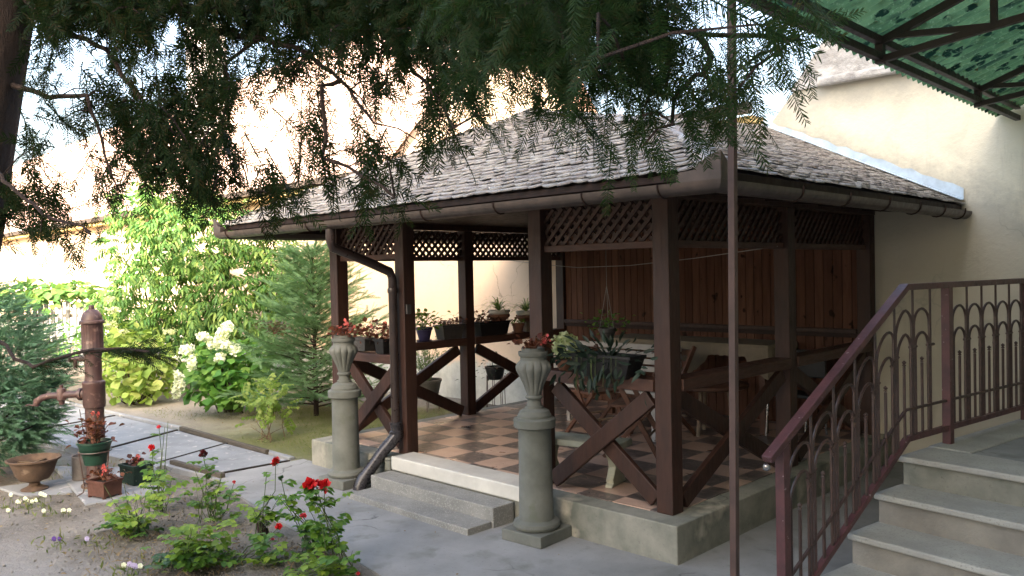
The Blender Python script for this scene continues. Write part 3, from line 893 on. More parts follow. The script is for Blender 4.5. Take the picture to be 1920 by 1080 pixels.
def gstrap(x, y, ax):
    pts = []
    for j in range(9):
        a = PI * j / 8; c = math.cos(a) * .066; s = -math.sin(a) * .066
        pts.append((x + (c if ax else 0), y + (0 if ax else c), GZ + s))
    pts.insert(0, (pts[0][0], pts[0][1], GZ + .018)); 
    MB().tube(pts, .006, 5).build('gutter_strap', 'wood_dark', gut)
for x in (-4.42, -3.75, -3.05, -2.35, -1.6, -.9, -.2, .30): gstrap(x, GY, False)
for y in (.3, .95, 1.6, 2.2, 2.75, 3.25): gstrap(GX, y, True)
# raised splash plates on both corners
def plate(cx, sx):
    prof = [(0, 0), (0, .135), (-.06, .12), (-.12, .085), (-.15, .055), (-.23, .05), (-.25, .03), (-.25, 0)]
    k = 1 if sx > 0 else -1
    mb = MB(); n = len(prof)
    sc = .55 if sx < 0 else 1
    vs = [(cx + k * p[0] * sc, GY - .062, GZ + p[1]) for p in prof] + [(cx + k * p[0] * sc, GY - .057, GZ + p[1]) for p in prof]
    fs = [tuple(range(n)), tuple(range(n, 2 * n))[::-1]] + [(i, n + i, n + (i + 1) % n, (i + 1) % n) for i in range(n)]
    mb.add(vs, fs)
    n0 = len(mb.v); x = cx + k * .002
    vs = [(x, GY - .060, GZ), (x, GY + .08, GZ), (x, GY + .08, GZ + .03), (x, GY - .060, GZ + .135)]
    vs += [(a - k * .004, b, c) for a, b, c in vs]
    mb.add(vs, [(0, 1, 2, 3), (7, 6, 5, 4), (0, 4, 5, 1), (1, 5, 6, 2), (2, 6, 7, 3), (3, 7, 4, 0)])
    mb.build('splash_plate', 'gutter_metal', gut)
plate(GX + .062, 1); plate(-4.60 - .062, -1)
# flashing strip where the roof meets the wall
mb = MB()
a = np.array([-1.19, 3.452, 3.13]); b = np.array([.60, 3.452, 2.25])
n_ = 22; vs = []
for i in range(n_ + 1):
    t = i / n_; p = a + (b - a) * t
    w1 = .045 + .055 * t + .008 * math.sin(i * 1.9)
    vs += [p + np.array([0, -.085, -.0]) + np.array([0, 0, .025]), p + np.array([0, -.012, .03]), p + np.array([0, -.008, .03 + w1 + .01 * math.sin(i * 2.7)])]
fs = []
for i in range(n_):
    for j in (0, 1): fs.append((i * 3 + j, i * 3 + j + 1, (i + 1) * 3 + j + 1, (i + 1) * 3 + j))
mb.add(vs, fs)
fo = mb.build('flashing', 'flashing', rf)
so = fo.modifiers.new('solid', 'SOLIDIFY'); so.thickness = .004
# downpipe
dp = MB().tube([(-2.79, -.52, 2.12), (-2.79, -.52, 2.03), (-2.80, -.50, 1.98), (-2.82, -.12, 1.85), (-2.83, .07, 1.78), (-2.83, .10, 1.72), (-2.83, .10, .46)], .038, 14).build('downpipe', 'pipe_brown', gz, smooth=True)
MB().lathe([(.044, .0), (.046, .01), (.046, .03), (.044, .04)], (-2.83, .10, 1.60), 16).build('collar', 'pipe_brown', dp, smooth=True)
MB().lathe([(.05, .0), (.056, .01), (.056, .05), (.045, .06), (.045, .10), (.052, .105), (.052, .125), (.04, .13)], (-2.83, .10, .385), 20).build('coupling', 'pipe_plastic', dp, smooth=True)
MB().tube([(-2.83, .10, .43), (-2.83, .09, .385), (-2.84, .04, .34), (-2.86, -.03, .27), (-2.885, -.13, .15), (-2.90, -.20, .07), (-2.905, -.225, .02), (-2.905, -.23, -.03)], [.052, .054, .052, .050, .050, .054, .056, .056], 18).build('elbow', 'pipe_plastic', dp, smooth=True)
MB().box((-2.752, .17, 1.42), (-2.73, .215, 1.50)).build('meter_box', 'grey_plastic', gz, bev=.004)
tag(MB().tube([(-3.90, 2.5, 1.90), (-3.3, 2.5, 1.83), (-2.815, 2.5, 1.79), (-2.0, 2.3, 1.795), (-1.1, 2.0, 1.84), (-.16, 1.64, 1.905)], .0035, 5).build('wire', 'wire'),
    'thin slack washing line strung across the inside of the gazebo', 'washing line')

# ------------------------------------------------------------ pedestals with urns
def pedestal(c, rot, zt, label):
    t = thing('pedestal', label, 'pedestal', (c[0], c[1], 0), 'stone urn pedestals beside the gazebo steps')
    def pb(w, z0, z1, nm, bev):
        q = [(c[0] + w * math.cos(rot + PI / 4 + k * PI / 2) * math.sqrt(2), c[1] + w * math.sin(rot + PI / 4 + k * PI / 2) * math.sqrt(2)) for k in range(4)]
        return MB().prism(q, z0, z1).build(nm, 'stone_cast', t, bev=bev)
    pb(.165, 0, .075, 'plinth_block', .006)
    MB().lathe([(.125, .075), (.150, .082), (.157, .100), (.150, .120), (.132, .130), (.118, .136), (.114, .15), (.110, .45), (.108, zt), (.10, zt + .002)], (c[0], c[1], 0), 40).build('column', 'stone_cast', t, smooth=True)
    z = zt
    MB().lathe([(.13, 0), (.138, .006), (.138, .055), (.128, .062), (.112, .066), (.112, .082), (.104, .09), (.098, .108), (.075, .12), (.06, .124), (.06, .14)], (c[0], c[1], z), 40).build('capital', 'stone_cast', t, smooth=True)
    prof = [(.05, .125), (.048, .150), (.044, .165), (.044, .182), (.056, .190), (.058, .202), (.047, .210), (.050, .225), (.070, .28), (.098, .34), (.117, .375),
            (.120, .395), (.112, .415), (.095, .432), (.086, .442), (.086, .462), (.094, .468), (.098, .480), (.098, .497), (.085, .499), (.08, .47), (.02, .465)]
    MB().lathe(prof, (c[0], c[1], z), 96, flute=12, famp=.13, frange=(.24, .425)).build('urn', 'stone_cast', t, smooth=True)
    return z + .499
ZU1 = pedestal((-.97, -.175), R(4), .865 - .13, 'grey cast stone pedestal with fluted urn, right of the gazebo steps')
ZU2 = pedestal((-3.13, -.20), R(4), .865 - .13, 'grey cast stone pedestal with fluted urn, left of the steps beside the downpipe')

# ------------------------------------------------------------ potted plants
def tub(parent, c, r0, r1, h, material, n=28, name='pot', wall=.008, rim=.008):
    prof = [(r0 * .9, 0), (r0, .004), (r1, h - .03), (r1 + rim, h - .028), (r1 + rim, h), (r1 - wall, h), (r1 - wall * 1.5, h - .03), (.01, h - .032)]
    o = MB().lathe(prof, c, n).build(name, material, parent, smooth=True)
    MB().lathe([(.001, -.004), (r1 - wall * 1.4, -.004), (r1 - wall * 1.4, .0), (.001, .006)], (c[0], c[1], c[2] + h - .024), 20).build('soil', 'potting_soil', o)
    return o
def trough(parent, c, l, w, h, ang, material, taper=.82, name='pot', foot=False):
    ca, sa = math.cos(ang), math.sin(ang)
    def q(k, z, g=0): return [(c[0] + ca * x * k - sa * y * k, c[1] + sa * x * k + ca * y * k, c[2] + z) for x, y in ((-l / 2 - g, -w / 2 - g), (l / 2 + g, -w / 2 - g), (l / 2 + g, w / 2 + g), (-l / 2 - g, w / 2 + g))]
    mb = MB()
    rings = [q(taper, 0), q(1, h - .02), q(1, h - .02, .008), q(1, h, .008), q(1, h, -.008), q(1, h - .03, -.01)]
    vs = [p for r_ in rings for p in r_]; fs = [(3, 2, 1, 0)]
    for i in range(len(rings) - 1):
        for k in range(4): fs.append((i * 4 + k, i * 4 + (k + 1) % 4, (i + 1) * 4 + (k + 1) % 4, (i + 1) * 4 + k))
    m = (len(rings) - 1) * 4; fs.append((m, m + 1, m + 2, m + 3))
    mb.add(vs, fs)
    o = mb.build(name, material, parent, bev=.002, seg=1)
    s = MB(); k = q(1, h - .022, -.012); s.add(k, [(0, 1, 2, 3)]); s.build('soil', 'potting_soil', o)
    return o
def round_plant(parent, c, sx, sy, h, n, material, ls=.05, tpl=L_ROUND, up=.25, g=rng, nm='foliage'):
    P = g.normal(size=(n, 3)) * [sx * .5, sy * .5, h * .27] + [c[0], c[1], c[2] + h * .5]
    P[:, 2] = np.clip(P[:, 2], c[2], c[2] + h)
    Dn = norm((P - np.array(c)) * [1, 1, .4] + g.normal(size=(n, 3)) * .05); Dn[:, 2] += g.uniform(-.5, .5, n)
    V, F = inst(tpl[0], tpl[1], P, Dn, rdirs(n, 1.4, g), g.uniform(.6, 1.15, n) * ls)
    build_np(nm, V, F, material, parent)
def flower_tufts(parent, pts, r, n, material, nm='flower', ls=.022):
    P = np.concatenate([np.array(p) + rng.normal(size=(n, 3)) * r * .45 for p in pts])
    V, F = inst(L_ROUND[0], L_ROUND[1], P, rdirs(len(P)), rdirs(len(P)), rng.uniform(.7, 1.2, len(P)) * ls)
    build_np(nm, V, F, material, parent)
def stems(parent, base, tips, r=.0025, material='green_stem', nm='stem', bend=.3):
    mb = MB()
    for tp in tips:
        b = np.array(base) + rng.normal(size=3) * [.012, .012, 0]; tp = np.array(tp)
        m = (b + tp) / 2 + rng.normal(size=3) * bend * np.linalg.norm(tp - b) * .12
        mb.tube([b, m, tp], [r, r * .85, r * .5], 5, cap=False)
    return mb.build(nm, material, parent)
def begonia(parent, c, sx, sy, h, n, fl, leaf='bego_leaf', ls=.045, nf=10):
    c = np.array(c, float)
    tips = [c + rng.normal(size=3) * [sx * .4, sy * .4, 0] + [0, 0, h * rng.uniform(.5, 1)] for _ in range(10)]
    stems(parent, c, tips, .003, 'terracotta')
    round_plant(parent, c, sx, sy, h, n, leaf, ls)
    if fl: flower_tufts(parent, fl, .022, nf, 'bego_flower')

# begonias on the urns
for (cx, cy, zt, lab, fl) in ((-3.13, -.20, ZU2, 'small pot of pink begonia standing in the urn left of the steps', [(-.07, 0, .085), (-.085, .01, .05), (.0, .02, .135), (.03, .02, .115)]),
                              (-.97, -.175, ZU1, 'small pot of dark leaved begonia in the urn right of the steps', [(.07, .05, .08), (.05, .06, .055), (.065, .03, .06)])):
    t = thing('potted_begonia', lab, 'potted plant', (cx, cy, zt), 'potted begonias')
    tub(t, (cx, cy, zt - .03), .055, .07, .05, 'stone_cast')
    c = (cx, cy, zt + .01)
    begonia(t, c, .12, .12, .085, 70, [(cx + a, cy + b, zt + d) for a, b, d in fl])
# front-left rail: ornate black planter, small black pot
zr = RT
t = thing('planter', 'black ornate planter of pink begonias on the front rail, left bay', 'planter', (-3.50, .19, zr))
pt = trough(t, (-3.50, .215, zr + .012), .36, .13, .115, 0, 'grey_plastic', .92)
mb = MB()
g_ = random.Random(3)
for i in range(40):
    x = -3.50 + g_.uniform(-.14, .14); z = zr + g_.uniform(.04, .10)
    a0 = g_.uniform(0, 6); rr = g_.uniform(.006, .013)
    mb.tube([(x + rr * math.cos(a0 + k * .9), .215 - .064, z + rr * math.sin(a0 + k * .9)) for k in range(5)], .0022, 4)
mb.build('relief_pattern', 'grey_tin', pt)
begonia(t, (-5.0, .215, zr + .10), .22, .12, .14, 110, [(-3.60, .19, zr + .21), (-3.55, .19, zr + .22), (-3.64, .2, zr + .18), (-3.57, .17, zr + .19)], nf=16, leaf='bego_leaf_green')
begonia(t, (-3.35, .215, zr + .10), .18, .12, .17, 90, [(-3.30, .2, zr + .24), (-3.4, .2, zr + .21)], nf=7)
t = thing('potted_begonia', 'square black pot of red begonia beside the downpipe on the front rail', 'potted plant', (-3.11, .19, zr), 'potted begonias')
trough(t, (-3.09, .195, zr + .004), .13, .13, .13, 0, 'black_plastic', .8)
begonia(t, (-3.07, .2, zr + .12), .16, .1, .16, 70, [(-3.07, .18, zr + .27), (-3.0, .2, zr + .25)], nf=6)
# left side rail
t = thing('potted_plant', 'dark blue round pot with bushy green plant on the left side rail', 'potted plant', (-3.80, 1.22, zr))
tub(t, (-3.80, 1.22, zr + .012), .055, .08, .135, 'navy_plastic')
MB().lathe([(.06, 0), (.075, .004), (.082, .018), (.06, .012)], (-3.80, 1.22, zr), 24).build('saucer', 'navy_plastic', t)
stems(t, (-3.8, 1.22, zr + .13), [(-3.8 + rng.uniform(-.08, .08), 1.22 + rng.uniform(-.1, .1), zr + rng.uniform(.2, .3)) for _ in range(12)])
round_plant(t, (-3.80, 1.22, zr + .13), .17, .20, .17, 90, 'pot_leaf', .06, L_OVAL)
t = thing('planter', 'grey brown trough of low begonias between the blue pot and the middle left post', 'planter', (-3.80, 1.56, zr))
trough(t, (-3.80, 1.56, zr + .003), .30, .15, .15, PI / 2, 'grey_plastic', .8)
begonia(t, (-3.80, 1.50, zr + .14), .10, .12, .075, 60, [], ls=.035); begonia(t, (-3.80, 1.66, zr + .14), .10, .10, .08, 50, [], ls=.035)
t = thing('planter', 'long black trough of trailing reddish plants right of the middle left post', 'planter', (-3.80, 2.15, zr))
trough(t, (-3.80, 2.16, zr + .003), .46, .16, .15, PI / 2, 'black_plastic', .85)
begonia(t, (-3.80, 2.02, zr + .14), .12, .2, .12, 90, [], ls=.04)
begonia(t, (-3.80, 2.28, zr + .14), .12, .2, .06, 50, [], ls=.035)
def spider(t, c, n, L, g=rng):
    a = g.uniform(0, 2 * PI, n); V, F = [], []
    parts = []
    for k in range(n):
        l = L * g.uniform(.6, 1.1); w = .008; el = g.uniform(.5, 1.35)
        d = np.array([math.cos(a[k]), math.sin(a[k]), 0]); s = np.array([-d[1], d[0], 0])
        ps = []
        for j in range(8):
            tt = j / 7; ps.append(np.array(c) + d * l * math.cos(el) * (tt + .35 * tt ** 2) + np.array([0, 0, l * math.sin(el) * tt - 1.0 * l * tt ** 2.4 * (1.1 - el * .45)]))
        v = []
        for j, p in enumerate(ps):
            ww = w * (1 - (j / 7) ** 2 * .9); v += [p - s * ww, p + s * ww]
        parts.append((np.array(v), np.array([(2 * j, 2 * j + 1, 2 * j + 3, 2 * j + 2) for j in range(7)])))
    V, F = cat(parts)
    build_np('foliage', V, F, 'spider_leaf', t)
for k, (y, zz, lab) in enumerate(((2.30, zr + .152, 'arching spider plant in a pale wicker pot above the long black trough'),
                                   (2.74, zr + .12, 'arching spider plant in a pale pot at the far right of the side rail'))):
    t = thing('spider_plant', lab, 'potted plant', (-3.80, y, zz), 'spider plants in pale pots')
    tub(t, (-3.80, y, zz), .07, .115, .12, 'white_ceramic')
    tub(t, (-3.80, y, zz - .001), .074, .118, .075, 'terracotta', name='wicker_base', rim=.002)
    spider(t, (-3.80, y, zz + .115), 46, .34)
t = thing('potted_plant', 'small brown pot on the left side rail, under the far spider plant', 'potted plant', (-3.78, 2.56, zr))
tub(t, (-3.76, 2.56, zr + .01), .05, .065, .10, 'terracotta')
MB().lathe([(.06, 0), (.07, .004), (.075, .014), (.05, .01)], (-3.76, 2.56, zr), 24).build('saucer', 'terracotta', t)
round_plant(t, (-3.76, 2.56, zr + .09), .10, .10, .07, 40, 'pot_leaf', .035)
MB().box((-3.86, 2.66, zr + .002), (-3.72, 2.84, zr + .118)).build('pot_block', 'pale_wood', bpy.data.objects['spider_plant.001'], bev=.005)
# front-right rail
t = thing('potted_hydrangea', 'pale green hydrangea head in a small terracotta pot on the front rail', 'potted plant', (-1.02, .19, zr))
tub(t, (-1.02, .20, zr + .002), .045, .06, .075, 'terracotta')
leafmat('pale_head', (.42, .48, .28), (.52, .56, .36), .5, .6)
P = norm(rng.normal(size=(420, 3))) * rng.uniform(.75, 1, (420, 1)) * [.105, .09, .085] + [-1.045, .24, zr + .165]
V, F = inst(L_ROUND[0], L_ROUND[1], P, rdirs(420), P - np.array([-1.045, .24, zr + .165]) + .02, rng.uniform(.02, .032, 420))
build_np('flower_head', V, F, 'pale_head', t)
round_plant(t, (-1.02, .20, zr + .07), .14, .12, .05, 30, 'dark_leaf', .06, L_OVAL)
t = thing('planter', 'large dark planter of trailing glossy leaves on the front rail, right bay', 'planter', (-.62, .17, zr))
trough(t, (-.62, .16, zr - .01), .48, .17, .15, 0, 'black_plastic', .8)
n = 190
P = rng.normal(size=(n, 3)) * [.15, .055, .045] + [-.62, .15, zr + .12]
hang = rng.uniform(0, 1, n) < .35
P[hang] += np.stack([rng.uniform(-.1, .1, hang.sum()), np.full(hang.sum(), -.08), -rng.uniform(.03, .15, hang.sum())], 1)
Dn = norm(P - np.array([-.62, .2, zr + .05])); Dn[hang] = norm(np.array([0, -.3, -1.0]) + rng.normal(size=(hang.sum(), 3)) * .4)
V, F = inst(leaf_tpl(.17, .06, .2, .15)[0], leaf_tpl(.17, .06, .2, .15)[1], P, Dn, rdirs(n, .8) + [0, -.4, 0], rng.uniform(.055, .11, n))
build_np('foliage', V, F, 'dark_leaf', t)
tips = [(-.62 + rng.uniform(-.22, .22), .07 + rng.uniform(-.03, .03), zr - rng.uniform(.02, .14)) for _ in range(12)]
mbs = MB()
for tp in tips:
    b0 = (tp[0] * .9 - .06, .12, zr + .14); mbs.tube([b0, (tp[0], .06, zr + .13), (tp[0], .055, zr + .02), tp], .0022, 4)
mbs.build('stem', 'green_stem', t)
# hanging pot in the shade
t = thing('hanging_pot', 'small hanging pot of trailing green leaves in the shade behind the entrance post', 'hanging plant', (-1.55, 1.1, 1.2))
tub(t, (-1.62, 1.45, 1.16), .05, .07, .10, 'grey_plastic')
mb = MB()
for k in range(3):
    a = k * 2.1; mb.tube([(-1.62 + .07 * math.cos(a), 1.45 + .07 * math.sin(a), 1.26), (-1.62, 1.45, 1.62)], .002, 4)
mb.tube([(-1.62, 1.45, 1.62), (-1.62, 1.45, 2.25)], .002, 4)
mb.build('hanger', 'wire', t)
round_plant(t, (-1.62, 1.45, 1.20), .17, .17, .20, 120, 'hyd_leaf', .035, L_OVAL)
# pot on a stand by the house wall
t = thing('potted_lavender', 'round dark pot of thin stemmed plant on a wire stand by the peach wall', 'potted plant', (-5.45, 2.6, 0))
tub(t, (-5.45, 2.6, .16), .13, .18, .24, 'grey_plastic')
mb = MB()
for k in range(6):
    a = k * PI / 3 + .3; mb.tube([(-5.45 + .15 * math.cos(a), 2.6 + .15 * math.sin(a), .24), (-5.45 + .17 * math.cos(a), 2.6 + .17 * math.sin(a), 0)], .005, 5)
mb.tube([(-5.45 + .15 * math.cos(a), 2.6 + .15 * math.sin(a), .22) for a in np.linspace(0, 2 * PI, 20)], .005, 5)
mb.build('stand', 'bar_iron', t)
tips = [(-5.45 + rng.normal() * .17, 2.6 + rng.normal() * .17, rng.uniform(.6, .95)) for _ in range(46)]
stems(t, (-5.45, 2.6, .38), tips, .003)
P = np.array([np.array([-5.45, 2.6, .38]) + (np.array(tp) - [-5.45, 2.6, .38]) * rng.uniform(.4, 1.02) for tp in tips for _ in range(12)])
V, F = inst(L_LANCE[0], L_LANCE[1], P, rdirs(len(P), .7), rdirs(len(P)), rng.uniform(.035, .06, len(P)))
build_np('foliage', V, F, 'lav_leaf', t)
for (x, y, s, lab) in ((-4.45, 2.85, .8, 'low wire plant stand with trailing plant near the gazebo corner by the wall'),):
    t = thing('plant_stand', lab, 'plant stand', (x, y, 0))
    tub(t, (x, y, .45), .09, .12, .16, 'black_plastic')
    mb = MB()
    for k in range(7):
        a = k * 2 * PI / 7; mb.tube([(x + .11 * math.cos(a), y + .11 * math.sin(a), .5), (x + .12 * math.cos(a), y + .12 * math.sin(a), 0)], .005, 5)
    mb.build('stand', 'bar_iron', t)
    round_plant(t, (x, y, .45), .3, .3, .3, 90, 'dark_leaf', .06, L_LANCE)

# ------------------------------------------------------------ furniture inside
def table():
    t = thing('table', 'wooden table under a cream scalloped cloth along the panelled wall', 'table', (-1.7, 3.0, FZ))
    x0, x1, y0, y1, zt = -2.7, -.80, 2.72, 3.28, 1.045
    MB().box((x0, y0, zt - .03), (x1, y1, zt)).build('tabletop', 'furniture_wood', t, bev=.004)
    for x in (x0 + .08, x1 - .08):
        for y in (y0 + .06, y1 - .06): MB().box((x - .03, y - .03, FZ + .008), (x + .03, y + .03, zt - .03)).build('leg', 'furniture_wood', t, bev=.004)
    # cloth: top plus skirts with a scalloped hem
    per = []
    for i in range(61): per.append((x0 + (x1 - x0) * i / 60, y0, i / 60 * (x1 - x0), 0))
    for i in range(1, 21): per.append((x1, y0 + (y1 - y0) * i / 20, i / 20 * (y1 - y0), 1))
    V = []; F = []
    for k, (x, y, s, side) in enumerate(per):
        if side == 0:
            dc = min(abs(x - x1), abs(x - x0), abs(x - (-1.62)))
            drop = .10 + .20 * max(0, 1 - dc / .22) ** .6 * (1 if dc < .22 else 0)
        else: drop = .10 + .16 * max(0, 1 - s / .3)
        drop += .012 * abs(math.sin(s * 36))
        w = .012 * math.sin(s * 22) * 1.0
        nx, ny = (0, -1) if side == 0 else (1, 0)
        V.append((x + nx * .004, y + ny * .004, zt + .004))
        V.append((x + nx * (.014 + w * .4), y + ny * (.014 + w * .4), zt - .02))
        V.append((x + nx * (.02 + w), y + ny * (.02 + w), zt - drop))
    for k in range(len(per) - 1):
        for j in (0, 1): F.append((k * 3 + j, k * 3 + j + 1, (k + 1) * 3 + j + 1, (k + 1) * 3 + j))
    b = len(V); V += [(x0, y0 - .004, zt + .004), (x1 + .004, y0 - .004, zt + .004), (x1 + .004, y1, zt + .004), (x0, y1, zt + .004)]
    F.append((b, b + 1, b + 2, b + 3))
    mb = MB(); mb.add(V, F); o = mb.build('tablecloth', 'cloth')
    s = o.modifiers.new('s', 'SOLIDIFY'); s.thickness = .002
    tag(o, 'cream cloth with a scalloped hem draped over the table at the panelled wall', 'tablecloth')
table()
t = thing('stool', 'wooden seat with a thick pale top in front of the cloth covered table', 'stool', (-1.25, 2.5, FZ))
MB().lathe([(.30, 0), (.33, .012), (.33, .04), (.31, .05)], (-1.25, 2.5, .66), 28).build('seat', 'furniture_wood', t, smooth=True)
for k in range(3):
    a = k * 2.09 + .4; MB().tube([(-1.25 + .15 * math.cos(a), 2.5 + .15 * math.sin(a), .66), (-1.25 + .2 * math.cos(a), 2.5 + .2 * math.sin(a), FZ + .006)], .018, 8).build('leg', 'pale_wood', t)
# slatted bench
t = thing('bench', 'white slatted bench standing behind the large dark planter', 'bench', (-2.0, 2.05, FZ))
for k in range(4): MB().box((-2.75, 2.2, .80 + k * .068), (-1.38, 2.218, .85 + k * .068)).build('slat', 'white_paint', t, bev=.003)
MB().box((-2.75, 1.85, .64), (-1.38, 2.19, .67)).build('seat', 'white_paint', t, bev=.003)
for x in (-2.7, -1.45):
    for y in (1.88, 2.19): MB().box((x - .02, y - .02, FZ + .007), (x + .02, y + .019, .64 if y < 2 else 1.06)).build('leg', 'white_paint', t)
# folding chairs
def chair(c, ang, label, m='furniture_wood'):
    t = thing('folding_chair', label, 'chair', (c[0], c[1], FZ), 'dark wooden folding chairs in the gazebo')
    ca, sa = math.cos(ang), math.sin(ang)
    def w(x, y, z): return (c[0] + ca * x - sa * y, c[1] + sa * x + ca * y, FZ + z)
    MB().beam(w(0, -.18, .43), w(0, .18, .43), .40, .022).build('seat', m, t, bev=.004)
    for s in (-1, 1):
        MB().beam(w(s * .2, -.22, .008), w(s * .2, .22, .82), .022, .04).build('leg', m, t, bev=.003)
        MB().beam(w(s * .175, .24, .008), w(s * .175, -.17, .44), .022, .035).build('leg', m, t, bev=.003)
    for z, y in ((.76, .19), (.66, .135)): MB().beam(w(-.2, y, z), w(.2, y, z), .015, .06).build('back_slat', m, t, bev=.003)
    MB().tube([w(-.19, .12, .20), w(.19, .12, .20)], .01, 6).build('stretcher', 'pale_wood', t)
    MB().tube([w(-.19, -.12, .18), w(.19, -.12, .18)], .01, 6).build('stretcher', 'pale_wood', t)
chair((-1.28, 1.38), R(115), 'dark folding chair nearest the corner post of the gazebo')
chair((-2.0, 1.75), R(80), 'dark folding chair behind the cream concrete bench, nearer the steps')
chair((-1.55, 2.15), R(-20), 'dark folding chair in front of the white slatted bench')
# metal tube chair
t = thing('tube_chair', 'chromed tube chair standing behind the right side brace', 'chair', (-.62, 2.75, FZ))
for dx in (0, .36):
    pts = [(-.80 + dx, 2.66, FZ + .014), (-.79 + dx, 2.68, .55), (-.785 + dx, 2.70, .62), (-.78 + dx, 2.76, .655), (-.78 + dx, 2.86, .66), (-.78 + dx, 3.0, .65), (-.78 + dx, 3.05, FZ + .014)]
    MB().tube(pts, .011, 10).build('leg', 'chrome', t, smooth=True)
MB().box((-.80, 2.72, .60), (-.40, 3.02, .63)).build('seat', 'black_plastic', t, bev=.01)
MB().box((-.80, 3.00, .75), (-.40, 3.03, 1.0)).build('backrest', 'black_plastic', t, bev=.01)
# cream concrete bench
t = thing('stone_bench', 'small cream concrete bench with curved legs just inside the front brace', 'bench', (-1.07, .5, FZ))
ang = R(14); ca, sa = math.cos(ang), math.sin(ang)
def bw(x, y, z): return (-1.10 + ca * x - sa * y, .46 + sa * x + ca * y, z)
mb = MB(); mb.prism([bw(x, y, 0)[:2] for x, y in ((-.34, -.13), (.34, -.13), (.34, .13), (-.34, .13))], .50, .545); mb.build('seat', 'bench_concrete', t, bev=.008)
for sx in (-1, 1):
    prof = [(-.05, 0), (-.10, .30), (-.075, .55), (-.04, .85), (-.06, 1.0)]
    mb = MB(); vs = []; xs = sx * .26
    H = .50 - FZ - .006
    outl = [(-.13, 0), (-.12, .06), (-.10, .10), (-.11, .2), (-.085, .32), (-.06, .5), (-.075, .7), (-.12, .9), (-.125, 1)]
    outl = outl + [(-a, b) for a, b in outl[::-1]]
    n = len(outl)
    for dx in (-.028, .028):
        for a, b in outl: vs.append(bw(xs + dx, a, FZ + .006 + H * b))
    mb.add(vs, [tuple(range(n)), tuple(range(n, 2 * n))[::-1]] + [(i, n + i, n + (i + 1) % n, (i + 1) % n) for i in range(n)])
    mb.build('leg', 'bench_concrete', t, bev=.006)

# ------------------------------------------------------------ stairs, railing
A9 = R(8.3)
E1 = np.array([math.cos(A9), -math.sin(A9), 0]); E2 = np.array([math.sin(A9), math.cos(A9), 0])
R0 = np.array([.858, -.416, 0])
def rl(s, o, z): return R0 + E2 * s + E1 * o + np.array([0, 0, z])
t = thing('stairs', 'grey stone steps with worn nosings rising to the landing', 'stairs', tuple(rl(.6, 1, 0)))
RISE = .165; TR = .272; S3 = 1.19     # s of the top nosing
def blk(s0, s1, o0, o1, z0, z1, nm, m='stair_stone', bev=.01):
    return MB().prism([tuple(rl(s, o, 0)[:2]) for s, o in ((s0, o0), (s1, o0), (s1, o1), (s0, o1))], z0, z1).build(nm, m, t, bev=bev, seg=3)
for k in range(4):
    z = .66 - k * RISE; s = S3 - k * TR
    blk(s + .03, S3 + .25 if k else 4.5, -.03, 2.6, z - RISE - .03, z - .035, 'riser', 'riser_stone', bev=0) if k else None
    blk(s, s + TR + .06 if k else s + .35, -.045, 2.6, z - .035, z, 'tread')
blk(S3 + .03, 4.2, -.03, 4.1, -.1, .625, 'landing_base', 'plinth_concrete', bev=0)
blk(S3 + .36, 4.2, .20, 4.1, .625, .657, 'landing', 'concrete', bev=.003)
blk(S3 + .355, 4.3, -.05, .195, .625, .664, 'edge_stone', 'stair_stone')
for k in range(4):
    z = .66 - k * RISE
# railing
t = thing('railing', 'dark red iron railing with double hoops and spikes along the stone stairs', 'railing', tuple(rl(1.2, 0, 0)))
Z0 = .905; SL = .60; SC = 1.196
def ztop(s): return Z0 + SL * min(s, SC)
def zbot(s): return ztop(s) - .862
hb = MB()
def bar3(mb, pts, w, h):
    for a, b in zip(pts[:-1], pts[1:]): mb.beam(a, b, w, h)
def sweep(mb, pts, w, h):
    "rectangular bar along points in the rail plane, mitred"
    pts = [np.array(p, float) for p in pts]; vs = []
    nE = E1
    for i, p in enumerate(pts):
        d = pts[min(i + 1, len(pts) - 1)] - pts[max(i - 1, 0)]; d = d / np.linalg.norm(d)
        if 0 < i < len(pts) - 1:
            d1 = norm(pts[i] - pts[i - 1]); k = 1 / max(.5, d @ d1)
        else: k = 1
        u = np.cross(nE, d); u = u if u[2] > 0 else -u
        for a, b in ((-1, -1), (1, -1), (1, 1), (-1, 1)): vs.append(p + nE * a * w / 2 + u * b * h / 2 * k)
    fs = [(3, 2, 1, 0)] + [(i * 4 + j, i * 4 + (j + 1) % 4, (i + 1) * 4 + (j + 1) % 4, (i + 1) * 4 + j) for i in range(len(pts) - 1) for j in range(4)]
    m = (len(pts) - 1) * 4; fs.append((m, m + 1, m + 2, m + 3))
    mb.add(vs, fs)
sweep(hb, [rl(-.10, 0, ztop(-.10)), rl(SC, 0, ztop(SC)), rl(3.86, 0, ztop(SC))], .055, .035)
h_ = hb.build('handrail', 'rail_iron', t, bev=.004)
MB().lathe([(.001, -.02), (.016, -.012), (.02, 0), (.016, .012), (.001, .02)], tuple(rl(-.105, 0, ztop(-.11) - .028)), 12).build('knob', 'chrome', h_, smooth=True)
mb = MB(); sweep(mb, [rl(.02, 0, zbot(.02)), rl(SC + .01, 0, zbot(SC)), rl(3.86, 0, zbot(SC))], .035, .03); mb.build('bottom_rail', 'rail_iron', t, bev=.003)
mb = MB(); sweep(mb, [rl(.02, 0, zbot(.02) + .165), rl(SC, 0, zbot(SC) + .165), rl(3.86, 0, zbot(SC) + .165)], .014, .014); mb.build('middle_rail', 'bar_iron', t)
for s, z0 in ((0.02, 0), (SC + .505, .655), (2.83, .655), (3.84, .655)):
    q = [tuple(rl(s + a, b, 0)[:2]) for a, b in ((-.025, -.025), (.025, -.025), (.025, .025), (-.025, .025))]
    MB().prism(q, z0, ztop(s) - .015).build('post', 'rail_iron', t, bev=.003)
PER = .205
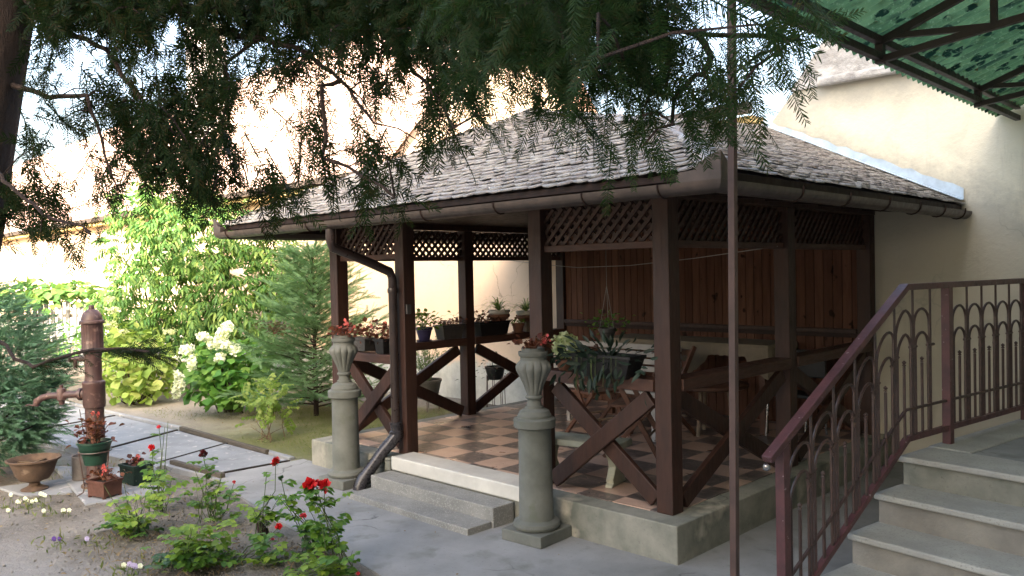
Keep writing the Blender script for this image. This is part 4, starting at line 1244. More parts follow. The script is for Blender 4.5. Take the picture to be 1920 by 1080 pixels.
def hoop(s0, s1, base, zl0, zl1, rr):
    "legs from zl0/zl1 up, semicircular top whose ends follow the slope"
    pts = [rl(s0, 0, zl0)]
    n = 12; rad = (s1 - s0) / 2
    for j in range(n + 1):
        a = PI - PI * j / n; s = (s0 + s1) / 2 + rad * math.cos(a)
        zb = base(s)
        pts.append(rl(s, 0, zb + rad * 1.05 * math.sin(a)))
    pts.append(rl(s1, 0, zl1)); return pts
segs = []
s = .055
while s + PER < SC + .48: segs.append((s, s + PER)); s += PER
s = SC + .56
while s + PER < 2.80: segs.append((s, s + PER)); s += PER
s = 2.89
while s + PER < 3.84: segs.append((s, s + PER)); s += PER
for (a, b) in segs:
    mid = (a + b) / 2
    # bar full height at the left end
    mb = MB(); mb.tube([rl(a, 0, zbot(a)), rl(a, 0, ztop(a) - .01)], .0075, 6)
    mb.tube([rl(b, 0, zbot(b)), rl(b, 0, ztop(b) - .01)], .0075, 6) if (b, b + PER) not in segs and not any(abs(q[0] - b) < .01 for q in segs) else None
    mb.build('baluster', 'bar_iron', t)
    base1 = lambda s_: ztop(s_) - .225
    base2 = lambda s_: ztop(s_) - .345
    mb = MB(); mb.tube(hoop(a + .012, b - .012, base1, ztop(a) - .46, ztop(b) - .34, .0), .008, 6); mb.build('hoop', 'bar_iron', t)
    mb = MB(); mb.tube(hoop(a + .028, b - .028, base2, zbot(a), zbot(b), .0), .008, 6); mb.build('hoop', 'bar_iron', t)
    mb = MB(); zt = zbot(mid) + .42
    mb.tube([rl(mid, 0, zbot(mid)), rl(mid, 0, zt)], .009, 6)
    mb.lathe([(.001, -.0), (.012, .006), (.006, .014), (.013, .024), (.001, .036)], tuple(rl(mid, 0, zt)), 8)
    mb.build('spike', 'bar_iron', t)
    mb = MB(); zc = ztop(b) - .345
    mb.tube([rl(b - .04, 0, zc - SL * .04 * (1 if b < SC else 0)), rl(b + .04, 0, zc + SL * .04 * (1 if b < SC else 0))], .009, 6)
    mb.lathe([(.001, -.02), (.013, -.008), (.013, .008), (.001, .02)], tuple(rl(b - .02, 0, zc - .05)), 8)
    mb.build('collar', 'bar_iron', t)

# ------------------------------------------------------------ canopy and pole
t = thing('canopy', 'green corrugated plastic canopy on a dark iron frame above the stairs', 'canopy', (1.9, .5, 0))
CZ = 2.865
q = [(1.0 - .02, -1.078 - .02), (1.02, -1.098), (1.02, -1.058), (.98, -1.058)]
def colm(x0, y0, x1, y1, z1):
    a = np.array([x0, y0, 0.]); b = np.array([x1, y1, z1]); w = .0145
    return MB().beam(a, b, w * 2, w * 2, up=(0, 1, 0))
colm(.985, -1.09, 1.0, -1.06, CZ - .02).build('pole', 'pole_iron', t, bev=.002)
MB().beam((1.0, -1.35, CZ), (1.0, 3.44, CZ + .035), .04, .04).build('beam', 'canopy_iron', t, bev=.003)
MB().beam((1.0, -1.35, CZ + .09), (1.0, 3.44, CZ + .095 + .03), .04, .04).build('beam', 'canopy_iron', t, bev=.003)
SLP = .36
def zc_(x): return CZ + .10 + (x - 1.0) * SLP
ys = [.53 + k * 1.82 for k in (-1, 0, 1)]
for y in ys:
    tr = MB().beam((1.0, y, CZ + .095), (5.0, y, zc_(5.0)), .035, .04).build('truss', 'canopy_iron', t)
    mb = MB()
    mb.beam((1.0, y, CZ + .0), (5.0, y, CZ + .43), .035, .035)
    mb.beam((1.0, y, CZ - .02), (1.0, y, CZ + .10), .042, .042)
    for x in (1.55, 2.1, 2.65, 3.2, 3.75, 4.3):
        mb.beam((x, y, CZ + (x - 1) * .108), (x, y, zc_(x)), .03, .03)
        mb.beam((x, y, CZ + (x - 1) * .108), (x - .5, y, zc_(x - .5)), .03, .03)
    mb.build('web', 'canopy_iron', tr)
for x in (1.9, 2.75): MB().beam((x, -1.35, zc_(x) + .0), (x, 3.44, zc_(x) + .03), .04, .03).build('purlin', 'canopy_iron', t)
mb = MB()
yy = np.arange(-1.35, 3.44, .0095); xx = [.85, 1.4, 2.0, 2.8, 5.0]
Vg = np.array([[(x, y, zc_(x) + .032 + .021 * math.sin(2 * PI * y / .095)) for y in yy] for x in xx])
I = np.arange(len(xx) * len(yy)).reshape(len(xx), len(yy))
F = np.stack([I[:-1, :-1], I[1:, :-1], I[1:, 1:], I[:-1, 1:]], -1).reshape(-1, 4)
sh = build_np('sheet', Vg.reshape(-1, 3), F, 'green_sheet', t)
smooth_angle(sh.data)
# leaf litter lying on the sheet
n = 900
P = np.stack([rng.uniform(.92, 3.2, n), rng.uniform(-1.3, 3.4, n), np.zeros(n)], 1); P[:, 2] = zc_(P[:, 0]) + .052
V, F = inst(L_OVAL[0], L_OVAL[1], P, rdirs(n) * [1, 1, .2], rdirs(n, 2.5), rng.uniform(.03, .07, n))
tag(build_np('leaf_litter', V, F, 'dry_leaf'), 'dark fallen leaves scattered on top of the green canopy', 'leaf litter', kind='stuff')

# ------------------------------------------------------------ water pump and things around it
px_, py_ = -4.665, -1.667
t = thing('water_pump', 'old reddish brown cast iron water pump with fluted head and side spout', 'water pump', (px_, py_, 0))
prof = [(.075, 0), (.078, .02), (.074, .04), (.074, .66), (.085, .67), (.088, .69), (.088, .86), (.092, .87), (.088, .885), (.070, .895), (.066, .92), (.066, 1.10), (.072, 1.12), (.086, 1.14), (.094, 1.15), (.094, 1.165)]
MB().lathe(prof, (px_, py_, .02), 32).build('column', 'pump_iron', t, smooth=True)
MB().lathe([(.085, 1.165), (.084, 1.17), (.084, 1.37), (.086, 1.375)], (px_, py_, .02), 72, flute=20, famp=.06, frange=(1.168, 1.372)).build('barrel', 'pump_iron', t, smooth=True)
MB().lathe([(.096, 1.375), (.099, 1.385), (.094, 1.40), (.084, 1.405), (.080, 1.43), (.066, 1.465), (.04, 1.49), (.022, 1.498), (.022, 1.52), (.018, 1.53)], (px_, py_, .02), 32).build('cap', 'pump_iron', t, smooth=True)
sd = np.array([-.80, -.60, 0]); sd /= np.linalg.norm(sd)
sd = -CR * [1, 1, 0]; sd = sd / np.linalg.norm(sd)
def pp(a, z): return (px_ + sd[0] * a, py_ + sd[1] * a, z)
MB().tube([pp(0, .80), pp(.12, .80)], .042, 16).build('boss', 'pump_iron', t, smooth=True)
sp = MB().tube([pp(.1, .80), pp(.14, .80), pp(.38, .79), pp(.44, .775), pp(.485, .745), pp(.495, .71)], [.040, .03, .028, .028, .03, .026], 14).build('spout', 'pump_iron', t, smooth=True)
MB().lathe([(.001, -.085), (.02, -.08), (.024, -.05), (.036, -.04), (.036, .04), (.030, .055), (.014, .06), (.014, .085)], pp(.275, .795), 16).build('valve', 'pump_iron', sp, smooth=True)
MB().tube([pp(.10, .80), pp(.125, .80)], .052, 16).build('flange', 'pump_iron', sp, smooth=True)
MB().tube([pp(.47, .72), pp(.50, .73), pp(.52, .71), pp(.55, .72), pp(.58, .71)], .008, 6).build('hook', 'bar_iron', sp)
hd = MB().tube([pp(.05, 1.095), pp(.12, 1.10), pp(.20, 1.095)], [.025, .022, .024], 12).build('handle_stub', 'pump_iron', t, smooth=True)
MB().tube([pp(.15, 1.09), pp(.15, 1.02)], .016, 8).build('handle_pin', 'pump_iron', hd)
MB().lathe([(.12, 0), (.12, .02), (.09, .035), (.08, .035)], (px_, py_, .018), 24).build('base_flange', 'rust', t, smooth=True)
# plant stand with green pot
sx, sy = -4.40, -1.76
t = thing('plant_stand', 'wire plant stand holding the green pot in front of the water pump', 'plant stand', (sx, sy, .02))
mb = MB()
for k in range(3):
    a = k * 2 * PI / 3 + .6
    mb.tube([(sx + .125 * math.cos(a), sy + .125 * math.sin(a), .37), (sx + .09 * math.cos(a), sy + .09 * math.sin(a), .10), (sx + .10 * math.cos(a), sy + .10 * math.sin(a), .05), (sx + .15 * math.cos(a), sy + .15 * math.sin(a), .028)], .006, 6)
for z, r_ in ((.37, .125), (.10, .09)):
    mb.tube([(sx + r_ * math.cos(a), sy + r_ * math.sin(a), z) for a in np.linspace(0, 2 * PI, 24)], .005, 5)
mb.build('frame', 'bar_iron', t)
t = thing('potted_begonia', 'tall red begonia in the round dark green pot held by the wire stand', 'potted plant', (sx, sy, .26), 'potted begonias')
MB().lathe([(.075, 0), (.082, .004), (.098, .085), (.104, .09), (.128, .175), (.134, .178), (.134, .19), (.122, .19), (.118, .16), (.01, .158)], (sx, sy, .26), 32).build('pot', 'green_plastic', t, smooth=True)
MB().lathe([(.001, 0), (.117, 0), (.001, .008)], (sx, sy, .425), 24).build('soil', 'potting_soil', t)
stems(t, (sx, sy, .43), [(sx + rng.normal() * .05, sy + rng.normal() * .05, rng.uniform(.5, .68)) for _ in range(14)], .005, 'terracotta')
round_plant(t, (sx, sy, .43), .15, .15, .20, 60, 'bego_leaf', .055, L_OVAL)
n = 9; P = np.array([(sx, sy, .46 + .018 * k) for k in range(n)]); a = rng.uniform(0, 6.3, n)
V, F = inst(L_OVAL[0], L_OVAL[1], P, np.stack([np.cos(a), np.sin(a), np.full(n, .35)], 1), np.tile([0, 0, 1.], (n, 1)), rng.uniform(.09, .14, n))
build_np('foliage', V, F, 'bego_leaf', t)
flower_tufts(t, [(sx, sy, .68), (sx + .02, sy + .02, .665), (sx - .02, sy, .60)], .02, 9, 'bego_flower')
mb = MB()
mb.tube([(sx - .06, sy - .05, .42), (sx - .085, sy - .08, .71)], .003, 5); mb.tube([(sx + .03, sy, .42), (sx + .02, sy + .01, .73)], .003, 5); mb.tube([(sx - .08, sy - .07, .67), (sx + .03, sy + .0, .69)], .002, 5)
mb.build('support_stick', 'twig', t)
def box_planter(c, w, h, ang, material, label, nm='planter', feet=False):
    t = thing(nm, label, 'planter', (c[0], c[1], .02))
    trough(t, (c[0], c[1], .022 + (.012 if feet else 0)), w, w * .85, h, ang, material, .95)
    if feet:
        for sx_ in (-1, 1):
            for sy_ in (-1, 1):
                x = sx_ * w * .42; y = sy_ * w * .36; X = c[0] + math.cos(ang) * x - math.sin(ang) * y; Y = c[1] + math.sin(ang) * x + math.cos(ang) * y
                MB().box((X - .012, Y - .012, .021), (X + .012, Y + .012, .036)).build('foot', material, t)
    return t
t = box_planter((-4.26, -1.74), .20, .125, R(18), 'brown_box', 'small brown square planter of red begonia on the slab in front of the pump', feet=True)
begonia(t, (-4.26, -1.74, .15), .14, .12, .10, 60, [(-4.25, -1.75, .26), (-4.22, -1.76, .235)], leaf='bego_leaf', nf=12)
t = box_planter((-4.50, -1.40), .215, .165, R(10), 'green_wood', 'dark green square planter with a small red begonia, right of the pump')
begonia(t, (-4.50, -1.40, .18), .10, .09, .06, 36, [(-4.50, -1.40, .245), (-4.46, -1.40, .23)], nf=10)
t = thing('metal_can', 'open grey metal can standing behind the pump base', 'can', (-5.02, -1.66, .02))
MB().lathe([(.085, 0), (.088, .003), (.088, .20), (.095, .205), (.092, .21), (.082, .205), (.08, .02), (.01, .015)], (-5.02, -1.66, .02), 26).build('body', 'grey_tin', t, smooth=True)
t = thing('iron_bowl', 'rusty wide iron bowl on a short foot, left of the pump', 'bowl', (-4.95, -2.02, 0))
bx, by = -4.99, -2.05
MB().lathe([(.10, .0), (.105, .02), (.07, .035), (.045, .05), (.04, .07), (.06, .085), (.11, .10), (.145, .15), (.165, .21), (.18, .25), (.205, .262), (.207, .275), (.195, .277), (.17, .262), (.15, .21), (.13, .15), (.02, .115)], (bx, by, 0), 48).build('bowl', 'rust', t, smooth=True)
mb = MB(); mb.beam((bx - .14, by - .08, .235), (bx + .14, by + .05, .24), .02, .012); mb.beam((bx - .10, by + .11, .235), (bx + .12, by - .08, .245), .02, .012); mb.beam((bx - .02, by - .15, .23), (bx + .03, by + .15, .23), .02, .012)
mb.build('slat', 'dead_stem', t)
tag(MB().prism([(-4.75, -2.15), (-4.65, -1.86), (-5.2, -1.75), (-5.35, -2.25)], -.05, .012).build('flagstone', 'path_concrete', bev=.008), 'rough flat stone under the rusty iron bowl', 'flagstone')

# ------------------------------------------------------------ roses
def rosebush(base, label, fl, cloud, leafm='rose_leaf', depth=None, extra=()):
    """fl: (px,py,mat,size,depth offset) flowers; cloud: list of (px,py,sx,sy,n,mat) leaf clouds in the photo at the bush's depth"""
    b = np.array([base[0], base[1], 0.])
    d0 = (b - CP) @ CF
    t = thing('rose_bush', label, 'rose bush', tuple(b), 'rose bushes')
    cane = MB(); LP, LD = {}, {}
    def grow(p0, p1, r=.004, leaves=6, lm=leafm, sz=.10):
        p0 = np.array(p0); p1 = np.array(p1); L = np.linalg.norm(p1 - p0)
        m1 = p0 + (p1 - p0) * .35 + rng.normal(size=3) * .06 * L; m2 = p0 + (p1 - p0) * .7 + rng.normal(size=3) * .035 * L
        cane.tube([p0, m1, m2, p1], [r, r * .85, r * .65, r * .45], 6)
        for k in range(leaves):
            tt = rng.uniform(.25, .95); q = (1 - tt) ** 2 * p0 + 2 * tt * (1 - tt) * (m1 + m2) / 2 + tt * tt * p1
            a = rng.uniform(0, 2 * PI); LP.setdefault(lm, []).append(q); LD.setdefault(lm, []).append((math.cos(a), math.sin(a), rng.uniform(.0, .5)))
    for (fx, fy, fm, fs, dd) in fl:
        p = at(fx, fy, d0 + dd)
        grow(b + rng.normal(size=3) * [.03, .03, 0], p, .0045, 9 if fs > .012 else 4)
        n = 34
        sc = fs
        dirs = rdirs(n, .35)
        P = p + dirs * sc * rng.uniform(.2, .75, (n, 1))
        V, F = inst(L_ROUND[0], L_ROUND[1], P - dirs * sc * .3, dirs + [0, 0, .5], rdirs(n), rng.uniform(.8, 1.2, n) * sc * 1.15)
        o = build_np('flower', V, F, fm, t)
        V, F = inst(L_LANCE[0], L_LANCE[1], np.tile(p - [0, 0, sc * .5], (5, 1)), np.stack([np.cos(np.arange(5) * 1.257), np.sin(np.arange(5) * 1.257), np.full(5, -.2)], 1), np.tile([0, 0, 1.], (5, 1)), np.full(5, sc * 1.1))
        build_np('sepal', V, F, 'rose_leaf_dark', o)
    for (cx, cy, sx_, sy_, n, lm) in cloud:
        for k in range(max(3, n // 6)):
            q = at(cx + rng.uniform(-sx_, sx_) * .8, cy + rng.uniform(-sy_, sy_) * .8, d0 + rng.uniform(-.16, .16))
            q[2] = max(q[2], .05)
            grow(b + rng.normal(size=3) * [.04, .04, 0], q, .003, 1, lm)
        for k in range(int(n * .34)):
            g1, g2 = rng.normal(size=2) * .55
            q = at(cx + sx_ * g1, cy + sy_ * g2, d0 + rng.normal() * .10)
            q[2] = max(q[2], .02)
            a = rng.uniform(0, 2 * PI); LP.setdefault(lm, []).append(q); LD.setdefault(lm, []).append((math.cos(a), math.sin(a), rng.uniform(-.1, .4)))
    for e in extra:
        cane.tube([b + rng.normal(size=3) * [.02, .02, 0], at(e[0], e[1], d0)], [.004, .002], 5)
    cane.build('cane', 'green_stem', t)
    for lm in LP:
        P = np.array(LP[lm]); Dn = np.array(LD[lm]); n = len(P)
        V, F = inst(C_ROSE[0], C_ROSE[1], P, Dn, rdirs(n, 2.2), rng.uniform(.075, .135, n))
        build_np('foliage', V, F, lm, t)
    return t, b
RL, RM, RD = 'rose_leaf_lime', 'rose_leaf', 'rose_leaf_dark'
rosebush((-3.50, -1.62), 'rose bush with two small pink red flowers on thin stems, nearest the path and pump', [(298, 801, 'pink_petal', .012, 0), (285, 841, 'red_petal', .022, 0)],
         [(305, 905, 34, 35, 46, RM), (290, 890, 30, 20, 16, RL)], extra=((309, 800), (315, 790)))
rosebush((-3.10, -1.95), 'low broad lime green rose bush without flowers in front of the brown planter', [],
         [(258, 950, 55, 38, 90, RL), (225, 975, 40, 30, 40, RM), (250, 1010, 40, 30, 26, RD)], extra=((195, 910), (232, 905)))
rosebush((-2.98, -1.45), 'rose bush with a withered dark maroon flower on top', [(381, 851, 'dark_petal', .024, 0), (439, 904, 'pink_petal', .010, 0)],
         [(400, 930, 45, 30, 50, RM), (395, 905, 30, 30, 14, RL), (430, 975, 18, 12, 6, RM)], extra=((365, 880), (416, 885)))
rosebush((-2.22, -1.95), 'dense low lime leaved rose bush at the bottom edge of the bed', [],
         [(375, 1005, 60, 28, 110, RL), (380, 1045, 65, 25, 90, RM), (340, 1060, 50, 20, 50, RD)])
t, b = rosebush((-2.33, -1.40), 'rose bush with one upright red flower growing from a dark gnarled stump', [(517, 866, 'red_petal', .026, 0)],
         [(520, 935, 28, 26, 22, RM), (478, 960, 20, 12, 8, RL)], extra=((500, 885), (460, 1000), (472, 1012), (505, 960)))
MB().tube([b + [0, 0, -.02], b + [-.02, .01, .05], b + [-.06, .0, .10]], [.045, .035, .02], 9).build('stump', 'bark', t)
t, b = rosebush((-1.82, -1.33), 'leaning rose bush with one pink flower and dry twigs at its foot', [(568, 968, 'pink_petal', .016, 0), (527, 897, 'rose_leaf_dark', .014, 0)],
         [(545, 935, 28, 22, 16, RM), (590, 1010, 28, 16, 26, RD)], extra=((555, 985), (570, 1000), (640, 1010), (560, 1020)))
rosebush((-1.40, -1.40), 'tall thin rose bush with a pair of large bright red flowers', [(581, 911, 'red_petal', .034, 0), (608, 912, 'red_petal', .030, .02), (592, 909, 'red_petal', .026, .03)],
         [(622, 985, 22, 50, 26, RM), (585, 940, 16, 8, 4, RM), (655, 1028, 16, 12, 6, RM)])
rosebush((-1.98, -1.72), 'low rose bush with a red bud and a tiny pink one near the stump', [(523, 989, 'red_petal', .019, 0), (511, 1012, 'pink_petal', .009, 0)],
         [(545, 1058, 34, 20, 30, RM), (510, 1050, 20, 15, 10, RL)])
rosebush((-1.55, -1.72), 'leafy low rose bush at the bottom right corner of the bed', [(672, 1076, 'pink_petal', .010, 0)],
         [(610, 1062, 36, 20, 44, RL), (640, 1060, 30, 18, 20, RM)])

# pansies
def pansy(base, label, heads, fm, nl, sp=.07):
    t = thing('pansy', label, 'flower', (base[0], base[1], 0), 'pansies in the flower bed')
    d0 = (np.array([base[0], base[1], 0.1]) - CP) @ CF
    n = nl
    P = np.array([base[0], base[1], .03]) + rng.normal(size=(n, 3)) * [sp, sp, .02]; P[:, 2] = abs(P[:, 2])
    V, F = inst(L_LANCE[0], L_LANCE[1], P, rdirs(n, .6), rdirs(n, 1), rng.uniform(.03, .06, n)); build_np('foliage', V, F, 'grass', t)
    for h in heads:
        p = at(h[0], h[1], d0); m = h[2] if len(h) > 2 else fm
        p[2] = max(p[2], .05)
        stems(t, (p[0], p[1], 0), [p], .002)
        k = 7; a = np.arange(k) * 2 * PI / k
        Dn = np.stack([np.cos(a) * .7 * CR[0] + 0 * a, np.cos(a) * .7 * CR[1], np.sin(a) + .25], 1)
        V, F = inst(L_ROUND[0], L_ROUND[1], np.tile(p, (k, 1)), Dn, np.tile(-CF + [0, 0, .5], (k, 1)), np.full(k, .019)); build_np('flower', V, F, m, t)
pansy((-4.42, -2.22), 'large clump of white flowers beside the rusty bowl', [(80, 927), (84, 929), (76, 926), (47, 935), (50, 938), (36, 946), (33, 949), (68, 938), (20, 928), (60, 945)], 'white_petal', 90, .12)
pansy((-4.02, -2.2), 'pale flowers on bare soil right of the large white clump', [(82, 964), (118, 963), (120, 967), (130, 968), (15, 957)], 'white_petal', 26, .08)
pansy((-3.25, -2.38), 'pansy with two deep purple flowers', [(101, 1013), (112, 1010)], 'purple_petal', 34)
pansy((-3.05, -2.2), 'pansy with one pale lilac flower beside weeds', [(163, 1018)], 'lilac_petal', 40, .10)
pansy((-2.33, -2.24), 'pansy with lilac and white flowers at the bottom edge of the bed', [(243, 1058), (250, 1061), (254, 1067), (263, 1066, 'white_petal'), (232, 1060, 'white_petal')], 'lilac_petal', 46)

# ------------------------------------------------------------ shrubs and trees of the garden
def twig_frame(t, base, tips, r0, material='twig', nm='stem'):
    mb = MB(); base = np.array(base, float)
    for tp in tips:
        tp = np.array(tp, float); L = np.linalg.norm(tp - base)
        b = base + rng.normal(size=3) * [.06, .06, 0]
        m = b + (tp - b) * .5 + rng.normal(size=3) * .05 * L
        mb.tube([b, m, tp], [r0, r0 * .6, r0 * .25], 6)
    return mb.build(nm, material, t)
def clump_points(centers, n, g=rng):
    "points on and inside several ellipsoid lobes; centers: (x,y,z,rx,ry,rz)"
    out = []; nrm_ = []
    w = np.array([c[3] * c[4] + c[3] * c[5] for c in centers]); w = w / w.sum()
    for c, k in zip(centers, np.maximum(3, (w * n).astype(int))):
        d = norm(g.normal(size=(k, 3))); r_ = g.uniform(.45, 1.05, (k, 1)) ** .6
        out.append(np.array(c[:3]) + d * r_ * np.array(c[3:])); nrm_.append(d)
    return np.concatenate(out), np.concatenate(nrm_)
# tall bright shrub
t = thing('shrub', 'tall bright green shrub with drooping feathered leaves against the house', 'shrub', (-10.4, 2.2, 0))
lobes = []
for (px, py, d, rx, rz) in ((300, 400, 13.6, .62, .50), (260, 470, 13.8, .55, .6), (350, 450, 13.0, .7, .6), (420, 440, 13.2, .6, .55), (480, 490, 13.2, .65, .55), (290, 560, 13.2, .8, .7),
                            (380, 550, 12.7, .8, .7), (460, 560, 12.8, .7, .6), (230, 590, 13.6, .5, .5), (530, 520, 13.4, .5, .5), (330, 640, 12.8, .8, .55), (430, 640, 12.9, .8, .5), (230, 640, 13.8, .5, .5),
                            (250, 390, 14, .4, .3), (330, 365, 13.6, .5, .35), (560, 500, 13.6, .3, .4), (400, 400, 13.4, .4, .35)):
    p = at(px, py, d); lobes.append((p[0], p[1], max(p[2], .4), rx, min(rx, .6), rz))
P, Nn = clump_points(lobes, 2100)
P[:, 1] = np.minimum(P[:, 1], 3.3)
Dn = norm(Nn * [1, 1, .35] + rng.normal(size=P.shape) * .35); Dn[:, 2] -= .15
V, F = inst(C_TALL[0], C_TALL[1], P, Dn, norm(Nn * .4 + [0, 0, 1.0]), rng.uniform(.20, .34, len(P)))
build_np('foliage', V, F, 'tall_leaf', t)
twig_frame(t, (-10.4, 2.2, -.05), [l[:3] for l in lobes], .03)
# lime shrub
def leafy(nm, label, base, lobes_px, n, material, ls, tpl=L_ROUND, cat_='shrub', droop=-.15):
    t = thing(nm, label, cat_, (base[0], base[1], 0))
    lobes = []
    for (px, py, d, rx, rz) in lobes_px:
        p = at(px, py, d); lobes.append((p[0], p[1], p[2], rx, rx, rz))
    P, Nn = clump_points(lobes, n); ok = P[:, 2] > .03; P = P[ok]; Nn = Nn[ok]
    Dn = norm(Nn * [1, 1, .3] + rng.normal(size=P.shape) * .4); Dn[:, 2] += droop
    V, F = inst(tpl[0], tpl[1], P, Dn, norm(Nn * .7 + rng.normal(size=P.shape) * .35 + [0, 0, .7]), rng.uniform(.55, 1.1, len(P)) * ls)
    build_np('foliage', V, F, material, t)
    twig_frame(t, (base[0], base[1], -.03), [l[:3] for l in lobes] * 3, .012)
    return t
leafy('shrub', 'rounded yellow green shrub behind the water pump', (-9.35, .45),
      ((250, 700, 11.6, .42, .34), (285, 690, 11.5, .32, .30), (225, 690, 11.8, .35, .36), (255, 650, 11.8, .38, .30), (290, 720, 11.4, .25, .2), (222, 640, 12, .3, .3), (270, 735, 11.4, .25, .12), (215, 735, 11.4, .2, .12)), 620, 'lime_leaf', .15)
hy = leafy('hydrangea', 'bright green hydrangea with long white flower heads', (-7.55, .94),
      ((430, 690, 10.6, .42, .36), (400, 720, 10.4, .36, .26), (455, 720, 10.5, .36, .28), (470, 680, 10.8, .3, .3), (375, 690, 10.6, .25, .25), (440, 745, 10.3, .3, .12), (410, 660, 10.7, .28, .2)), 560, 'hyd_leaf', .15, cat_='hydrangea')
for (px, py, rx, rz) in ((426, 613, 14, 10), (418, 625, 12, 10), (381, 631, 12, 6), (402, 644, 15, 10), (350, 655, 14, 7), (359, 680, 9, 16), (423, 647, 12, 8), (441, 655, 15, 10), (412, 670, 9, 8), (334, 709, 8, 13), (331, 732, 8, 16), (338, 722, 8, 10)):
    d = 10.0 if px < 370 else 10.3
    c = at(px, py, d); k = d / FP
    n = 150; dd = norm(rng.normal(size=(n, 3))) * [rx * k, rx * k * .8, rz * k] * rng.uniform(.75, 1.1, (n, 1))
    V, F = inst(L_ROUND[0], L_ROUND[1], c + dd, rdirs(n), dd + .001, rng.uniform(.028, .045, n)); build_np('flower_head', V, F, 'white_petal', hy)
for (px, py, s) in ((212, 580, 1), (208, 608, 1), (228, 622, 1), (318, 622, .8), (205, 560, .8)):
    c = at(px, py, 11.9); n = 60; dd = norm(rng.normal(size=(n, 3))) * [.09 * s, .09 * s, .03]
    V, F = inst(L_ROUND[0], L_ROUND[1], c + dd, rdirs(n), dd + [0, 0, .03], rng.uniform(.03, .045, n)); build_np('flower_head', V, F, 'pale_head', bpy.data.objects['shrub.001'])
t = thing('sapling', 'low feathery pale green sapling with dry stalks between hydrangea and mossy ground', 'sapling', (-6.2, .85, 0))
P = np.array([at(px, py, d) for px, py, d in zip(rng.normal(500, 26, 70), rng.normal(752, 18, 70), rng.normal(8.9, .15, 70))]); P[:, 2] = np.maximum(P[:, 2], .04)
V, F = inst(C_FERN[0], C_FERN[1], P, rdirs(70, .1), rdirs(70, 2), rng.uniform(.14, .24, 70)); build_np('foliage', V, F, 'fern_leaf', t)
b = at(505, 800, 8.75); b[2] = 0
twig_frame(t, b, [at(px, py, 8.8) for px, py in ((480, 790), (490, 770), (520, 765), (530, 780), (500, 745), (470, 800), (545, 795), (512, 740), (495, 785))], .006, 'dead_stem')
# small fern by the fence, vines
leafy('vine', 'leafy climbing vine covering the top of the grey picket fence', (-16.2, .9),
      ((70, 550, 16.9, .6, .18), (110, 546, 17.0, .6, .2), (150, 550, 17.0, .5, .24), (190, 572, 16.4, .35, .42), (35, 555, 16.6, .6, .25), (212, 620, 15.5, .4, .6), (88, 570, 16.3, .18, .1)), 560, 'tall_leaf', .20, cat_='vine')
leafy('fern', 'small dark green fern clump at the foot of the picket fence', (-14.6, .7), ((115, 632, 15.2, .3, .3), (125, 650, 15.0, .3, .18)), 160, 'hyd_leaf', .16, L_LANCE, 'fern')
# picket fence
t = thing('picket_fence', 'weathered grey white picket fence leaning behind the pump, darkened in colour as if shaded', 'fence', tuple(at(110, 665, 17)[:2]) + (0,))
fa = at(40, 600, 17.1); fb = at(190, 600, 16.6); fa[2] = fb[2] = 0; dv = (fb - fa)
for k in range(13):
    p = fa + dv * k / 12; w = .085 if k % 3 else .12
    h = 1.32 + .04 * math.sin(k * 2.1)
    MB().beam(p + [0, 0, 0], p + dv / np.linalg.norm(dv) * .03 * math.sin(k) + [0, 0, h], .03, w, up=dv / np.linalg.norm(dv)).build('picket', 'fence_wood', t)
for z in (.45, 1.05): MB().beam(fa + [0, .05, z], fb + [0, .05, z], .04, .07).build('fence_rail', 'old_board', t)

